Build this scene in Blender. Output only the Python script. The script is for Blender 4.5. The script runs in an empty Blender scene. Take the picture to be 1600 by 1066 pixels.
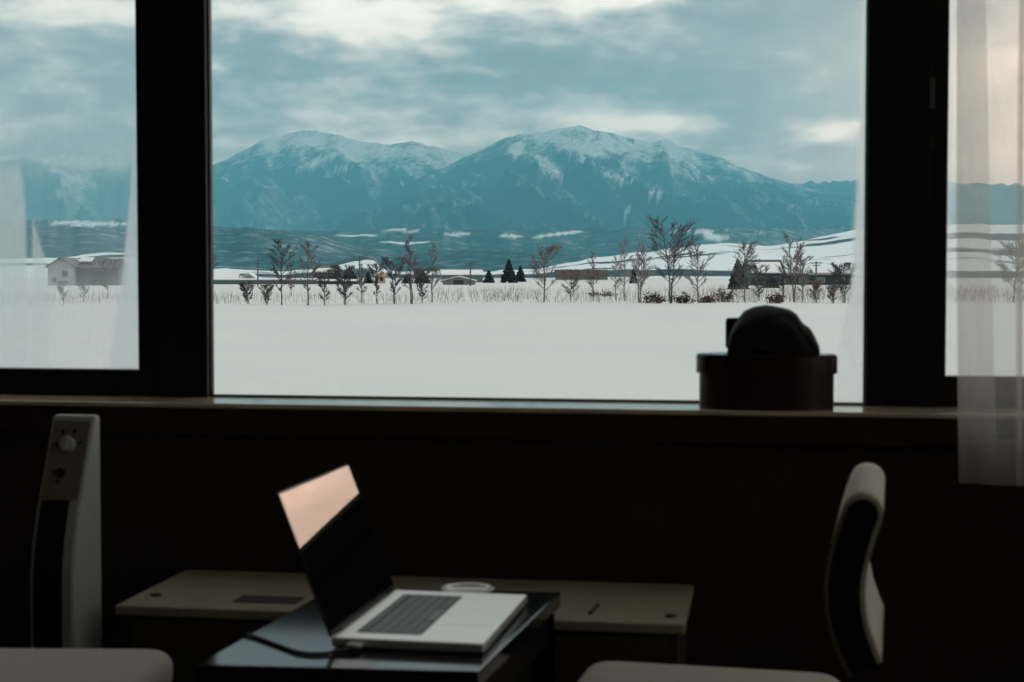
import bpy, bmesh, math, random
from mathutils import Vector, Matrix, noise

# ------------------------------------------------------------------ camera
sc = bpy.context.scene
COL = sc.collection
F = 2500.0                       # focal length in pixels of the 1600 px wide frame
HOR = 430.0                      # row of the true horizon
CZ = 1.12                        # eye height over the room floor
TILT = math.atan((533.0 - HOR) / F)
cam_data = bpy.data.cameras.new('camera')
cam = bpy.data.objects.new('camera', cam_data)
COL.objects.link(cam)
cam.location = (0, 0, CZ)
cam.rotation_euler = (math.pi / 2 - TILT, 0, 0)
cam_data.sensor_width = 36.0
cam_data.lens = F / 1600.0 * 36.0
cam_data.clip_start = 0.05
cam_data.clip_end = 40000.0
cam_data.dof.use_dof = True
cam_data.dof.focus_distance = 150.0
cam_data.dof.aperture_fstop = 8.5
sc.camera = cam
sc.view_settings.view_transform = 'Standard'
sc.view_settings.look = 'None'
sc.view_settings.exposure = 0.0
sc.view_settings.gamma = 1.0
sc.view_settings.use_curve_mapping = False
sc.cycles.use_denoising = True
sc.cycles.use_adaptive_sampling = True
sc.cycles.adaptive_threshold = 0.035
sc.cycles.adaptive_min_samples = 20
sc.cycles.max_bounces = 6
sc.cycles.diffuse_bounces = 3
sc.cycles.glossy_bounces = 3
sc.cycles.transparent_max_bounces = 16
sc.cycles.volume_bounces = 1
sc.cycles.caustics_reflective = True


# ------------------------------------------------------------------ node helper
class NT:
    def __init__(self, tree):
        self.t = tree
        self.n = tree.nodes
        self.l = tree.links

    def put(self, sock, v):
        if isinstance(v, bpy.types.NodeSocket):
            self.l.new(v, sock)
        elif v is not None:
            if sock.type == 'RGBA' and len(v) == 3:
                v = (*v, 1.0)
            sock.default_value = v

    def m(self, op, a, b=None, c=None, clamp=False):
        n = self.n.new('ShaderNodeMath')
        n.operation = op
        n.use_clamp = clamp
        self.put(n.inputs[0], a)
        if b is not None:
            self.put(n.inputs[1], b)
        if c is not None:
            self.put(n.inputs[2], c)
        return n.outputs[0]

    def smooth(self, x, lo, hi):
        n = self.n.new('ShaderNodeMapRange')
        n.interpolation_type = 'SMOOTHSTEP'
        self.put(n.inputs[0], x)
        self.put(n.inputs[1], lo)
        self.put(n.inputs[2], hi)
        return n.outputs[0]

    def mix(self, f, a, b, blend='MIX'):
        n = self.n.new('ShaderNodeMix')
        n.data_type = 'RGBA'
        n.blend_type = blend
        self.put(n.inputs['Factor'], f)
        self.put(n.inputs['A'], a) if False else self.put(n.inputs[6], a)
        self.put(n.inputs[7], b)
        return n.outputs[2]

    def noise(self, vec, scale, detail=4.0, rough=0.5, dist=0.0):
        n = self.n.new('ShaderNodeTexNoise')
        n.inputs['Scale'].default_value = scale
        n.inputs['Detail'].default_value = detail
        n.inputs['Roughness'].default_value = rough
        n.inputs['Distortion'].default_value = dist
        if vec is not None:
            self.l.new(vec, n.inputs['Vector'])
        return n.outputs['Fac']

    def comb(self, x, y, z):
        n = self.n.new('ShaderNodeCombineXYZ')
        for i, v in enumerate((x, y, z)):
            self.put(n.inputs[i], v)
        return n.outputs[0]


# ------------------------------------------------------------------ world: winter overcast, warm glow low to the right
world = bpy.data.worlds.new('winter_sky')
sc.world = world
world.use_nodes = True
wt = NT(world.node_tree)
wt.n.clear()
tc = wt.n.new('ShaderNodeTexCoord')
sep = wt.n.new('ShaderNodeSeparateXYZ')
wt.l.new(tc.outputs['Generated'], sep.inputs[0])
DX, DY, DZ = sep.outputs
AZ = wt.m('ARCTAN2', DX, DY)
EL = wt.m('ARCSINE', DZ)
# flattened cloud coordinates: streaks lie level near the horizon
plane = wt.m('ADD', wt.m('MAXIMUM', DZ, 0.0), 0.16)
cv = wt.comb(wt.m('DIVIDE', DX, plane), wt.m('DIVIDE', DY, plane), 3.7)
n_big = wt.noise(cv, 1.15, 2.0, 0.5)
av = wt.comb(AZ, wt.m('MULTIPLY', EL, 2.6), 1.3)
n_mid = wt.noise(av, 7.0, 3.0, 0.55)
n_fine = wt.noise(av, 30.0, 3.0, 0.55)


# cloud banks: soft patches in sky angles, ragged by the same noise
AZW = wt.m('MULTIPLY_ADD', n_mid, 0.040, AZ)
ELW = wt.m('MULTIPLY_ADD', n_mid, 0.020, EL)


def blob(px, py, sx, sy, k, val):
    a0 = math.atan((px - 800) / F) + 0.020
    e0 = (HOR - py) / F + 0.010
    a = wt.m('MULTIPLY_ADD', AZW, F / sx, -a0 * F / sx)
    e = wt.m('MULTIPLY_ADD', ELW, F / sy, -e0 * F / sy)
    q = wt.m('MULTIPLY_ADD', a, a, wt.m('MULTIPLY', e, e))
    return wt.m('MULTIPLY_ADD', wt.m('POWER', math.exp(-1.0), q), k, val)


val = wt.m('MULTIPLY', wt.m('SUBTRACT', n_big, 0.5), 1.3)
val = wt.m('ADD', val, wt.m('MULTIPLY', wt.m('SUBTRACT', n_mid, 0.5), 1.5))
val = wt.m('ADD', val, wt.m('MULTIPLY', wt.m('SUBTRACT', n_fine, 0.5), 1.25))
for (px, py, sx, sy, k) in [
        (430, 28, 280, 40, 0.6), (120, 40, 190, 45, 0.6), (630, 60, 120, 50, 0.55), (850, 5, 200, 22, 0.5), (430, -60, 500, 40, -0.3),
        (1010, 192, 90, 15, 0.75), (1280, 220, 52, 20, 0.75), (1330, 206, 60, 10, 0.45), (330, 118, 40, 12, 0.5), (730, 119, 70, 8, 0.35),
        (990, 100, 320, 50, -0.55), (430, 105, 110, 30, -0.42), (1260, 30, 190, 40, -0.35), (640, 165, 220, 28, -0.2), (1310, 245, 60, 16, -0.4)]:
    val = blob(px, py, sx, sy, k, val)
fac = wt.smooth(val, -0.55, 0.75)
cr = wt.n.new('ShaderNodeValToRGB')
wt.l.new(fac, cr.inputs[0])
els = cr.color_ramp.elements
els[0].position, els[0].color = 0.0, (0.33, 0.35, 0.365, 1)
els[1].position, els[1].color = 1.0, (1.55, 1.42, 1.25, 1)
for p, c in ((0.26, (0.43, 0.445, 0.45, 1)), (0.50, (0.68, 0.66, 0.63, 1)), (0.74, (1.02, 0.96, 0.88, 1))):
    e = els.new(p)
    e.color = c
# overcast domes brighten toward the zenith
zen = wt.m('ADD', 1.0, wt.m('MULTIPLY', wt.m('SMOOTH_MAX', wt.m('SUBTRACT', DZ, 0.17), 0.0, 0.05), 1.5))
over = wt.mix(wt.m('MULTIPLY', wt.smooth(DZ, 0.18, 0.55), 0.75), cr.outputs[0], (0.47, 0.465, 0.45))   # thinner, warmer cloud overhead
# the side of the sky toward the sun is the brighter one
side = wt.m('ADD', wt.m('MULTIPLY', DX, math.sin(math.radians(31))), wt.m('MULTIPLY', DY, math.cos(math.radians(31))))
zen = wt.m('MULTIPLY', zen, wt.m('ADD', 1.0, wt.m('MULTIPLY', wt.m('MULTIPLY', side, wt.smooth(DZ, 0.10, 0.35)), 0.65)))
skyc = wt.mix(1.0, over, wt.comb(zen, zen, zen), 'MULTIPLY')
# the low sun behind the cloud, out to the right of the view
ga = wt.m('DIVIDE', wt.m('SUBTRACT', AZ, math.radians(31)), 0.20)
ge = wt.m('DIVIDE', wt.m('SUBTRACT', EL, 0.085), 0.085)
glow = wt.m('EXPONENT', wt.m('MULTIPLY', wt.m('ADD', wt.m('MULTIPLY', ga, ga), wt.m('MULTIPLY', ge, ge)), -1.0))
glow = wt.m('MULTIPLY', glow, wt.m('ADD', 0.55, wt.m('MULTIPLY', n_mid, 0.9)))
gcol = wt.mix(1.0, (9.5, 6.3, 4.5), wt.comb(glow, glow, glow), 'MULTIPLY')
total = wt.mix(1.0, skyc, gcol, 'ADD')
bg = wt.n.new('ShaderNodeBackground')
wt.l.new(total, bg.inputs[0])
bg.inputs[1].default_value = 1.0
wo = wt.n.new('ShaderNodeOutputWorld')
wt.l.new(bg.outputs[0], wo.inputs[0])
world.cycles.sampling_method = 'MANUAL'
world.cycles.sample_map_resolution = 1024


# ------------------------------------------------------------------ materials
def mat(name, col, rough=0.6, metal=0.0, spec=0.5, ior=None, var=0.0, vscale=8.0, col2=None, bump=0.0, bscale=60.0, coat=0.0, sheen=0.0, stretch=None, translucent=0.0):
    m = bpy.data.materials.new(name)
    m.use_nodes = True
    t = NT(m.node_tree)
    b = m.node_tree.nodes['Principled BSDF']
    b.inputs['Base Color'].default_value = (*col, 1)
    b.inputs['Roughness'].default_value = rough
    b.inputs['Metallic'].default_value = metal
    b.inputs['Specular IOR Level'].default_value = spec
    if ior:
        b.inputs['IOR'].default_value = ior
    b.inputs['Coat Weight'].default_value = coat
    b.inputs['Sheen Weight'].default_value = sheen
    tcn = t.n.new('ShaderNodeTexCoord')
    vec = tcn.outputs['Object']
    if stretch:
        mp = t.n.new('ShaderNodeMapping')
        mp.inputs['Scale'].default_value = stretch
        t.l.new(vec, mp.inputs[0])
        vec = mp.outputs[0]
    if var > 0 or col2:
        f = t.noise(vec, vscale, 5.0, 0.6)
        c2 = col2 or tuple(c * (1 - var) for c in col)
        t.put(b.inputs['Base Color'], t.mix(t.smooth(f, 0.3, 0.7), col, c2))
    if bump > 0:
        bn = t.n.new('ShaderNodeBump')
        bn.inputs['Strength'].default_value = bump
        bn.inputs['Distance'].default_value = 0.01
        t.l.new(t.noise(vec, bscale, 3.0, 0.6), bn.inputs['Height'])
        t.l.new(bn.outputs[0], b.inputs['Normal'])
    return m


M = {}
M['wall'] = mat('dark_brown_wall', (0.035, 0.022, 0.016), 0.75, var=0.3, vscale=3.0, bump=0.1)
M['dark_plaster'] = mat('dark_wall_plaster', (0.09, 0.075, 0.06), 0.85, var=0.2, vscale=2.0)  # even darker colour on back and left walls, cuts bounced light
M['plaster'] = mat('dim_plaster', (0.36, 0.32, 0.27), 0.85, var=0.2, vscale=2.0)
M['floor'] = mat('dark_floor', (0.09, 0.065, 0.045), 0.5, var=0.35, vscale=4.0, stretch=(1, 12, 1))
M['ceiling'] = mat('ceiling_board', (0.68, 0.60, 0.50), 0.8, var=0.2, vscale=3.0)
M['frame'] = mat('black_window_frame', (0.010, 0.009, 0.009), 0.5, spec=0.25)
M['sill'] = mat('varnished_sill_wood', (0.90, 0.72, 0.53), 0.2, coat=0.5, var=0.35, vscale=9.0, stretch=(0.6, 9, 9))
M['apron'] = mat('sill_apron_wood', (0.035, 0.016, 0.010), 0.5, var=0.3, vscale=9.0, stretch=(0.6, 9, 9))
M['tabletop'] = mat('glossy_dark_tabletop', (0.010, 0.013, 0.016), 0.10, spec=0.5, var=0.3, vscale=12, bump=0.0)
M['black_wood'] = mat('black_stained_wood', (0.008, 0.006, 0.005), 0.6, spec=0.2)
M['fabric'] = mat('grey_taupe_fabric', (0.84, 0.76, 0.68), 0.95, spec=0.1, var=0.18, vscale=260, bump=0.5, bscale=500)
M['cream_fabric'] = mat('cream_chair_fabric', (0.92, 0.83, 0.72), 0.95, spec=0.1, var=0.14, vscale=240, bump=0.5, bscale=500)
M['black_vinyl'] = mat('black_side_panel', (0.006, 0.008, 0.009), 0.45, spec=0.3)
M['alu'] = mat('pale_aluminium', (0.96, 0.94, 0.905), 0.36, metal=0.55, spec=0.5)
M['screen'] = mat('glossy_black_screen', (0.003, 0.004, 0.005), 0.02, spec=0.5, ior=1.95)
M['keys'] = mat('dark_grey_keys', (0.035, 0.05, 0.052), 0.38, spec=0.6)
M['keywell'] = mat('keyboard_well', (0.015, 0.018, 0.018), 0.6, spec=0.4)
M['white_plastic'] = mat('white_plastic', (0.72, 0.72, 0.69), 0.45, var=0.04, vscale=20)
M['heater_white'] = mat('heater_white_plastic', (0.50, 0.51, 0.48), 0.5, var=0.05, vscale=20)
M['heater_face'] = mat('heater_taupe_panel', (0.26, 0.22, 0.175), 0.55, var=0.08, vscale=15)
M['black_plastic'] = mat('black_plastic', (0.012, 0.012, 0.012), 0.5, spec=0.3)
M['conv'] = mat('olive_beige_metal', (0.40, 0.36, 0.25), 0.6, var=0.16, vscale=7.0, bump=0.15, bscale=120)
M['conv_dark'] = mat('dark_recess_metal', (0.05, 0.04, 0.03), 0.6)
M['conv_front'] = mat('brown_cabinet_front', (0.06, 0.048, 0.035), 0.7, var=0.2, vscale=4)
M['lacquer'] = mat('dark_red_brown_bentwood', (0.022, 0.009, 0.007), 0.35, spec=0.4, var=0.35, vscale=14, stretch=(1, 1, 6))
M['lid_top'] = mat('box_lid_bentwood', (0.030, 0.013, 0.010), 0.2, spec=0.5, var=0.3, vscale=14)
M['hat'] = mat('black_fleece', (0.012, 0.012, 0.012), 0.75, spec=0.35, var=0.3, vscale=40, bump=0.5, bscale=300, sheen=0.12)
M['dish'] = mat('white_glaze', (0.80, 0.80, 0.77), 0.18, spec=0.5)
M['cable'] = mat('dark_cable_rubber', (0.012, 0.016, 0.018), 0.5)
M['bark_dark'] = mat('dark_bark', (0.10, 0.11, 0.113), 0.9, var=0.3, vscale=3)
M['bark_grey'] = mat('grey_bark', (0.17, 0.165, 0.16), 0.9, var=0.3, vscale=3)
M['bark_red'] = mat('reddish_bark', (0.22, 0.175, 0.165), 0.9, var=0.3, vscale=3)
M['birch'] = mat('pale_birch_bark', (0.36, 0.35, 0.34), 0.85, var=0.35, vscale=4)
M['dead_leaf'] = mat('withered_leaves', (0.13, 0.10, 0.085), 0.9, var=0.3, vscale=2)
M['needle'] = mat('dark_evergreen_needles', (0.012, 0.042, 0.050), 0.9, var=0.4, vscale=1.2)
M['reed'] = mat('dry_reed', (0.34, 0.27, 0.22), 0.9, var=0.3, vscale=0.5)
M['house_white'] = mat('pale_siding', (0.42, 0.46, 0.46), 0.8, var=0.1, vscale=1)
M['house_grey'] = mat('grey_siding', (0.20, 0.235, 0.235), 0.8, var=0.15, vscale=1)
M['house_green'] = mat('grey_green_metal_siding', (0.13, 0.20, 0.20), 0.7, var=0.15, vscale=0.5)
M['house_brown'] = mat('brown_boards', (0.085, 0.075, 0.075), 0.85, var=0.2, vscale=1)
M['house_dark'] = mat('dark_teal_metal', (0.035, 0.065, 0.075), 0.7, var=0.2, vscale=0.6)
M['house_orange_lit'] = mat('salmon_lit_siding', (0.75, 0.42, 0.30), 0.8, var=0.1, vscale=1)  # orange light falling on the shed, put into its siding colour
M['roof_dark'] = mat('dark_roof_metal', (0.10, 0.10, 0.10), 0.6, var=0.2, vscale=1)
M['roof_snow'] = mat('snow_on_roof', (0.86, 0.88, 0.89), 0.8, var=0.05, vscale=1)
M['glass_dark'] = mat('dark_house_glass', (0.03, 0.04, 0.045), 0.15)
M['pole'] = mat('weathered_pole', (0.12, 0.13, 0.13), 0.9, var=0.2, vscale=2)


def snow_mat():
    m = bpy.data.materials.new('field_snow')
    m.use_nodes = True
    t = NT(m.node_tree)
    b = m.node_tree.nodes['Principled BSDF']
    tcn = t.n.new('ShaderNodeTexCoord')
    f = t.noise(tcn.outputs['Object'], 0.05, 5.0, 0.55)
    t.put(b.inputs['Base Color'], t.mix(t.smooth(f, 0.3, 0.7), (0.63, 0.665, 0.67), (0.675, 0.69, 0.675)))
    b.inputs['Roughness'].default_value = 0.75
    b.inputs['Specular IOR Level'].default_value = 0.2
    bn = t.n.new('ShaderNodeBump')
    bn.inputs['Strength'].default_value = 0.35
    bn.inputs['Distance'].default_value = 0.08
    mp = t.n.new('ShaderNodeMapping')
    mp.inputs['Scale'].default_value = (0.5, 1.0, 1.0)
    t.l.new(tcn.outputs['Object'], mp.inputs[0])
    t.l.new(t.noise(mp.outputs[0], 0.6, 4.0, 0.5), bn.inputs['Height'])
    t.l.new(bn.outputs[0], b.inputs['Normal'])
    return m


M['snow'] = snow_mat()


def terrain_mat(name, forest, snow, line_lo, line_hi, patch=0.74, streak=0.30, ps=0.0016):
    """Forest below, snow with rock streaks above the tree line, a few cleared snow fields low down."""
    m = bpy.data.materials.new(name)
    m.use_nodes = True
    t = NT(m.node_tree)
    b = m.node_tree.nodes['Principled BSDF']
    b.inputs['Roughness'].default_value = 0.95
    b.inputs['Specular IOR Level'].default_value = 0.0
    tcn = t.n.new('ShaderNodeTexCoord')
    ob = tcn.outputs['Object']
    s = t.n.new('ShaderNodeSeparateXYZ')
    t.l.new(ob, s.inputs[0])
    z = s.outputs[2]
    big = t.noise(ob, 0.0022, 5.0, 0.6)
    fine = t.noise(ob, 0.026, 4.0, 0.7)
    mp = t.n.new('ShaderNodeMapping')
    mp.inputs['Scale'].default_value = (1.0, 0.35, 0.5)
    mp.inputs['Rotation'].default_value = (0, 0.5, 0.6)
    t.l.new(ob, mp.inputs[0])
    st = t.noise(mp.outputs[0], 0.011, 5.0, 0.65, 0.8)
    alt = t.m('ADD', z, t.m('MULTIPLY', t.m('SUBTRACT', big, 0.5), (line_hi - line_lo) * 1.6))
    alt = t.m('ADD', alt, t.m('MULTIPLY', t.m('SUBTRACT', fine, 0.5), (line_hi - line_lo) * 1.9))
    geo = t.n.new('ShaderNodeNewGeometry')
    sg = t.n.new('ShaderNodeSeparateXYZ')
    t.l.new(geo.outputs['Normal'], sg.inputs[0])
    alt = t.m('MULTIPLY_ADD', sg.outputs[0], (line_hi - line_lo) * 0.75, alt)  # slopes turned right get more snow, painting relief shading into the cover
    sn = t.m('MULTIPLY', t.smooth(alt, line_lo, line_hi), 0.9)
    rock = t.m('MULTIPLY', t.smooth(st, 0.48, 0.66), streak)
    sn = t.m('MULTIPLY', sn, t.m('SUBTRACT', 1.0, rock))
    dust_shade = t.m('MULTIPLY', t.smooth(fine, 0.48, 0.75), 0.24)
    mp2 = t.n.new('ShaderNodeMapping')
    mp2.inputs['Scale'].default_value = (0.55, 1.0, 3.0)
    t.l.new(ob, mp2.inputs[0])
    pn = t.noise(mp2.outputs[0], ps, 4.0, 0.5, 0.3)
    patches = t.smooth(pn, patch, patch + 0.025)
    dust_shade = t.m('MULTIPLY', dust_shade, t.m('MULTIPLY_ADD', t.smooth(sg.outputs[0], -0.35, 0.35), 1.7, 0.35))  # snow dusting lightened by slope direction, spur shading painted into the forest
    dust_shade = t.m('ADD', dust_shade, t.m('MULTIPLY', t.smooth(sg.outputs[0], -0.1, 0.45), 0.10))
    cl = t.n.new('ShaderNodeAttribute')
    cl.attribute_name = 'clearing'
    patches = t.m('MAXIMUM', patches, t.m('MULTIPLY', cl.outputs['Fac'], t.m('MULTIPLY_ADD', t.smooth(fine, 0.3, 0.6), 0.5, 0.5)))
    sn = t.m('MAXIMUM', t.m('MAXIMUM', sn, dust_shade), patches)
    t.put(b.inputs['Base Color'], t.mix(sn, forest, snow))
    return m


# ------------------------------------------------------------------ mesh helpers
class MB:
    def __init__(self):
        self.v, self.f = [], []

    def add(self, vs, fs):
        o = len(self.v)
        self.v += [tuple(p) for p in vs]
        self.f += [tuple(i + o for i in q) for q in fs]
        return self

    def box(self, x0, x1, y0, y1, z0, z1):
        vs = [(x, y, z) for z in (z0, z1) for y in (y0, y1) for x in (x0, x1)]
        return self.add(vs, [(0, 2, 3, 1), (4, 5, 7, 6), (0, 1, 5, 4), (2, 6, 7, 3), (0, 4, 6, 2), (1, 3, 7, 5)])

    def tube(self, pts, rads, n=8, caps=True):
        pts = [Vector(p) for p in pts]
        if not isinstance(rads, (list, tuple)):
            rads = [rads] * len(pts)
        rings = []
        up = Vector((0, 0, 1))
        for i, p in enumerate(pts):
            d = (pts[min(i + 1, len(pts) - 1)] - pts[max(i - 1, 0)]).normalized()
            a = d.cross(up)
            if a.length < 1e-3:
                a = d.cross(Vector((1, 0, 0)))
            a.normalize()
            b = d.cross(a)
            rings.append([p + (a * math.cos(2 * math.pi * k / n) + b * math.sin(2 * math.pi * k / n)) * rads[i] for k in range(n)])
        vs = [q for r in rings for q in r]
        fs = []
        for i in range(len(pts) - 1):
            for k in range(n):
                fs.append((i * n + k, i * n + (k + 1) % n, (i + 1) * n + (k + 1) % n, (i + 1) * n + k))
        if caps:
            fs.append(tuple(range(n - 1, -1, -1)))
            fs.append(tuple((len(pts) - 1) * n + k for k in range(n)))
        return self.add(vs, fs)

    def lathe(self, prof, n=32, sx=1.0, sy=1.0):
        """prof: (r, z) list from bottom to top, closed to the axis when r is 0"""
        vs, fs = [], []
        for (r, z) in prof:
            for k in range(n):
                a = 2 * math.pi * k / n
                vs.append((r * sx * math.cos(a), r * sy * math.sin(a), z))
        for i in range(len(prof) - 1):
            for k in range(n):
                fs.append((i * n + k, i * n + (k + 1) % n, (i + 1) * n + (k + 1) % n, (i + 1) * n + k))
        return self.add(vs, fs)

    def prism(self, poly, axis, a, b):
        """poly: 2D points; axis 'y' extrudes (x,z) polygons from y=a to y=b, 'x' (y,z), 'z' (x,y)"""
        def P(p, t):
            return {'y': (p[0], t, p[1]), 'x': (t, p[0], p[1]), 'z': (p[0], p[1], t)}[axis]
        n = len(poly)
        vs = [P(p, a) for p in poly] + [P(p, b) for p in poly]
        fs = [tuple(range(n)), tuple(range(2 * n - 1, n - 1, -1))]
        fs += [(i, n + i, n + (i + 1) % n, (i + 1) % n) for i in range(n)]
        return self.add(vs, fs)

    def build(self, name, material, parent=None, smooth=False, bevel=0.0, seg=2, shift=None):
        me = bpy.data.meshes.new(name)
        me.from_pydata(self.v, [], self.f)
        bm = bmesh.new()
        bm.from_mesh(me)
        bmesh.ops.recalc_face_normals(bm, faces=bm.faces)
        if bevel > 0:
            bmesh.ops.bevel(bm, geom=list(bm.edges), offset=bevel, segments=seg, profile=0.5, affect='EDGES', clamp_overlap=True)
        bm.to_mesh(me)
        bm.free()
        if smooth:
            for p in me.polygons:
                p.use_smooth = True
        me.materials.append(material)
        o = bpy.data.objects.new(name, me)
        COL.objects.link(o)
        if parent is not None:
            o.parent = parent
        return o


def tag(o, label=None, cat=None, group=None, kind=None):
    if label:
        o['label'] = label
    if cat:
        o['category'] = cat
    if group:
        o['group'] = group
    if kind:
        o['kind'] = kind
    return o


def empty(name, loc=(0, 0, 0), rz=0.0):
    o = bpy.data.objects.new(name, None)
    COL.objects.link(o)
    o.location = loc
    o.rotation_euler = (0, 0, rz)
    o.empty_display_size = 0.1
    return o


# picture <-> world
CT, ST = math.cos(TILT), math.sin(TILT)


def ray(px, py):
    u, v = (px - 800.0) / F, (533.0 - py) / F
    return Vector((u, CT + v * ST, v * CT - ST))


def U(px, py, D):
    d = ray(px, py)
    return Vector((0, 0, CZ)) + d * (D / d.y)


def UZ(px, py, z):
    d = ray(px, py)
    return Vector((0, 0, CZ)) + d * ((z - CZ) / d.z)


def proj(p):
    q = Vector(p) - Vector((0, 0, CZ))
    f = q.y * CT - q.z * ST
    return 800 + F * q.x / f, 533 - F * (q.y * ST + q.z * CT) / f


# ------------------------------------------------------------------ the room
TH = math.radians(9.5)
W0 = Vector((0.0, 3.7, 0.0))
WX = Vector((math.cos(TH), -math.sin(TH), 0))
WN = Vector((math.sin(TH), math.cos(TH), 0))


def wall_sz(px, py, d):
    """picture point on the upright plane d metres outside the sill's front edge -> (s, z) in room coordinates"""
    r = ray(px, py)
    k = (W0 + WN * d).dot(WN) / r.dot(WN)
    p = r * k
    return (p - W0).dot(WX), CZ + p.z


def to_world(s, d, z):
    return W0 + WX * s + WN * d + Vector((0, 0, z))


def room(o):
    if o.parent is None:
        o.location = W0
        o.rotation_euler = (0, 0, -TH)
    return o


def struct(name, mb, m, parent=None, **k):
    o = mb.build(name, m, parent, **k)
    if parent is None:
        room(o)
        o['kind'] = 'structure'
    return o


ZS = wall_sz(800, 637, 0.0)[1]                 # top of the sill
SL, SR, DB, ZC = -3.3, 2.5, -6.2, 2.42         # left, right, back, ceiling
D_FRAME, D_GLASS, D_OUT = 0.188, 0.212, 0.30
Z_TOP = 2.32
struct('floor', MB().box(SL, SR, DB, D_OUT, -0.12, 0.0), M['floor'])
struct('ceiling', MB().box(SL, SR, DB, D_OUT, ZC, ZC + 0.1), M['ceiling'])
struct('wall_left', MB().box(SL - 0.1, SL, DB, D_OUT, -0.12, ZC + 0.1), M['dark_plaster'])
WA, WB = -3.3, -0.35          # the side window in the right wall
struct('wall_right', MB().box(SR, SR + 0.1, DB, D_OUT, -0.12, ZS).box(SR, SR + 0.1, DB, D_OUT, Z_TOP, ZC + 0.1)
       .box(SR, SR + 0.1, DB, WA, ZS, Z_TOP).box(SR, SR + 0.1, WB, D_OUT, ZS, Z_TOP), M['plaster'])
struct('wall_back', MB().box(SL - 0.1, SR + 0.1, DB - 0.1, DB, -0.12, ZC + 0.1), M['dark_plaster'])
struct('wall_front', MB().box(SL, SR, 0.03, D_OUT, 0.0, ZS - 0.012).box(SL, SR, 0.03, D_OUT, Z_TOP, ZC), M['wall'])
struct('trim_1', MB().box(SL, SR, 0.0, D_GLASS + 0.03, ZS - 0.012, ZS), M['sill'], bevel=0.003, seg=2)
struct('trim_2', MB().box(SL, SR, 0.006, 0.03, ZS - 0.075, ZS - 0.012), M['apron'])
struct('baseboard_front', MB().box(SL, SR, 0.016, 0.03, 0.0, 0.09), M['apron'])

# posts between the windows
sA0, sA1 = wall_sz(238, 400, D_FRAME)[0], wall_sz(323, 400, D_FRAME)[0]
sB0, sB1 = wall_sz(1354, 400, D_FRAME)[0], wall_sz(1452, 400, D_FRAME)[0]
struct('trim_3', MB().box(sA0, sA1, D_FRAME - 0.003, D_GLASS + 0.012, ZS, Z_TOP), M['frame'], bevel=0.002)
struct('trim_4', MB().box(sB0, sB1, D_FRAME - 0.003, D_GLASS + 0.012, ZS, Z_TOP), M['frame'], bevel=0.002)
latch = MB().box(-0.012, 0.012, -0.010, 0.0, -0.075, 0.075).box(-0.006, 0.006, -0.022, -0.01, -0.05, 0.02).box(-0.004, 0.004, -0.012, 0.0, -0.14, -0.115)
s_l, z_l = wall_sz(1457, 135, D_FRAME - 0.01)


def glass_mat():
    m = bpy.data.materials.new('window_glass')
    m.use_nodes = True
    t = NT(m.node_tree)
    t.n.clear()
    tr = t.n.new('ShaderNodeBsdfTransparent')
    tr.inputs[0].default_value = (0.97, 0.985, 0.98, 1)
    gl = t.n.new('ShaderNodeBsdfGlossy')
    gl.inputs['Roughness'].default_value = 0.0
    fr = t.n.new('ShaderNodeFresnel')
    fr.inputs[0].default_value = 1.45
    mx = t.n.new('ShaderNodeMixShader')
    t.l.new(t.m('MULTIPLY', fr.outputs[0], 0.6), mx.inputs[0])
    t.l.new(tr.outputs[0], mx.inputs[1])
    t.l.new(gl.outputs[0], mx.inputs[2])
    ou = t.n.new('ShaderNodeOutputMaterial')
    t.l.new(mx.outputs[0], ou.inputs[0])
    return m


def film_mat(name, col, attr):
    """see-through film whose cover is an attribute of the mesh (condensation on glass)"""
    m = bpy.data.materials.new(name)
    m.use_nodes = True
    t = NT(m.node_tree)
    t.n.clear()
    at = t.n.new('ShaderNodeAttribute')
    at.attribute_name = attr
    tr = t.n.new('ShaderNodeBsdfTransparent')
    tl = t.n.new('ShaderNodeBsdfTranslucent')
    tl.inputs[0].default_value = (*col, 1)
    tcn = t.n.new('ShaderNodeTexCoord')
    n1 = t.noise(tcn.outputs['Object'], 22.0, 4.0, 0.6)
    f = t.m('MULTIPLY', at.outputs['Fac'], t.m('ADD', 0.86, t.m('MULTIPLY', n1, 0.28)), clamp=True)
    rf = t.n.new('ShaderNodeBsdfRefraction')      # droplets throw the light forward
    rf.inputs['Color'].default_value = (1, 1, 1, 1)
    rf.inputs['Roughness'].default_value = 0.75
    rf.inputs['IOR'].default_value = 1.33
    m0 = t.n.new('ShaderNodeMixShader')
    m0.inputs[0].default_value = 0.85
    t.l.new(tl.outputs[0], m0.inputs[1])
    t.l.new(rf.outputs[0], m0.inputs[2])
    mx = t.n.new('ShaderNodeMixShader')
    t.l.new(f, mx.inputs[0])
    t.l.new(tr.outputs[0], mx.inputs[1])
    t.l.new(m0.outputs[0], mx.inputs[2])
    ou = t.n.new('ShaderNodeOutputMaterial')
    t.l.new(mx.outputs[0], ou.inputs[0])
    return m


M['glass'] = glass_mat()
M['fog'] = film_mat('condensation_film', (1.0, 0.99, 0.96), 'cover')


def sstep(x, a, b):
    if a == b:
        return float(x > a)
    t = max(0.0, min(1.0, (x - a) / (b - a)))
    return t * t * (3 - 2 * t)


def lerp_pts(pts, x):
    if x <= pts[0][0]:
        return pts[0][1]
    for (x0, y0), (x1, y1) in zip(pts, pts[1:]):
        if x <= x1:
            t = (x - x0) / (x1 - x0)
            return y0 + (y1 - y0) * t
    return pts[-1][1]


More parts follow.
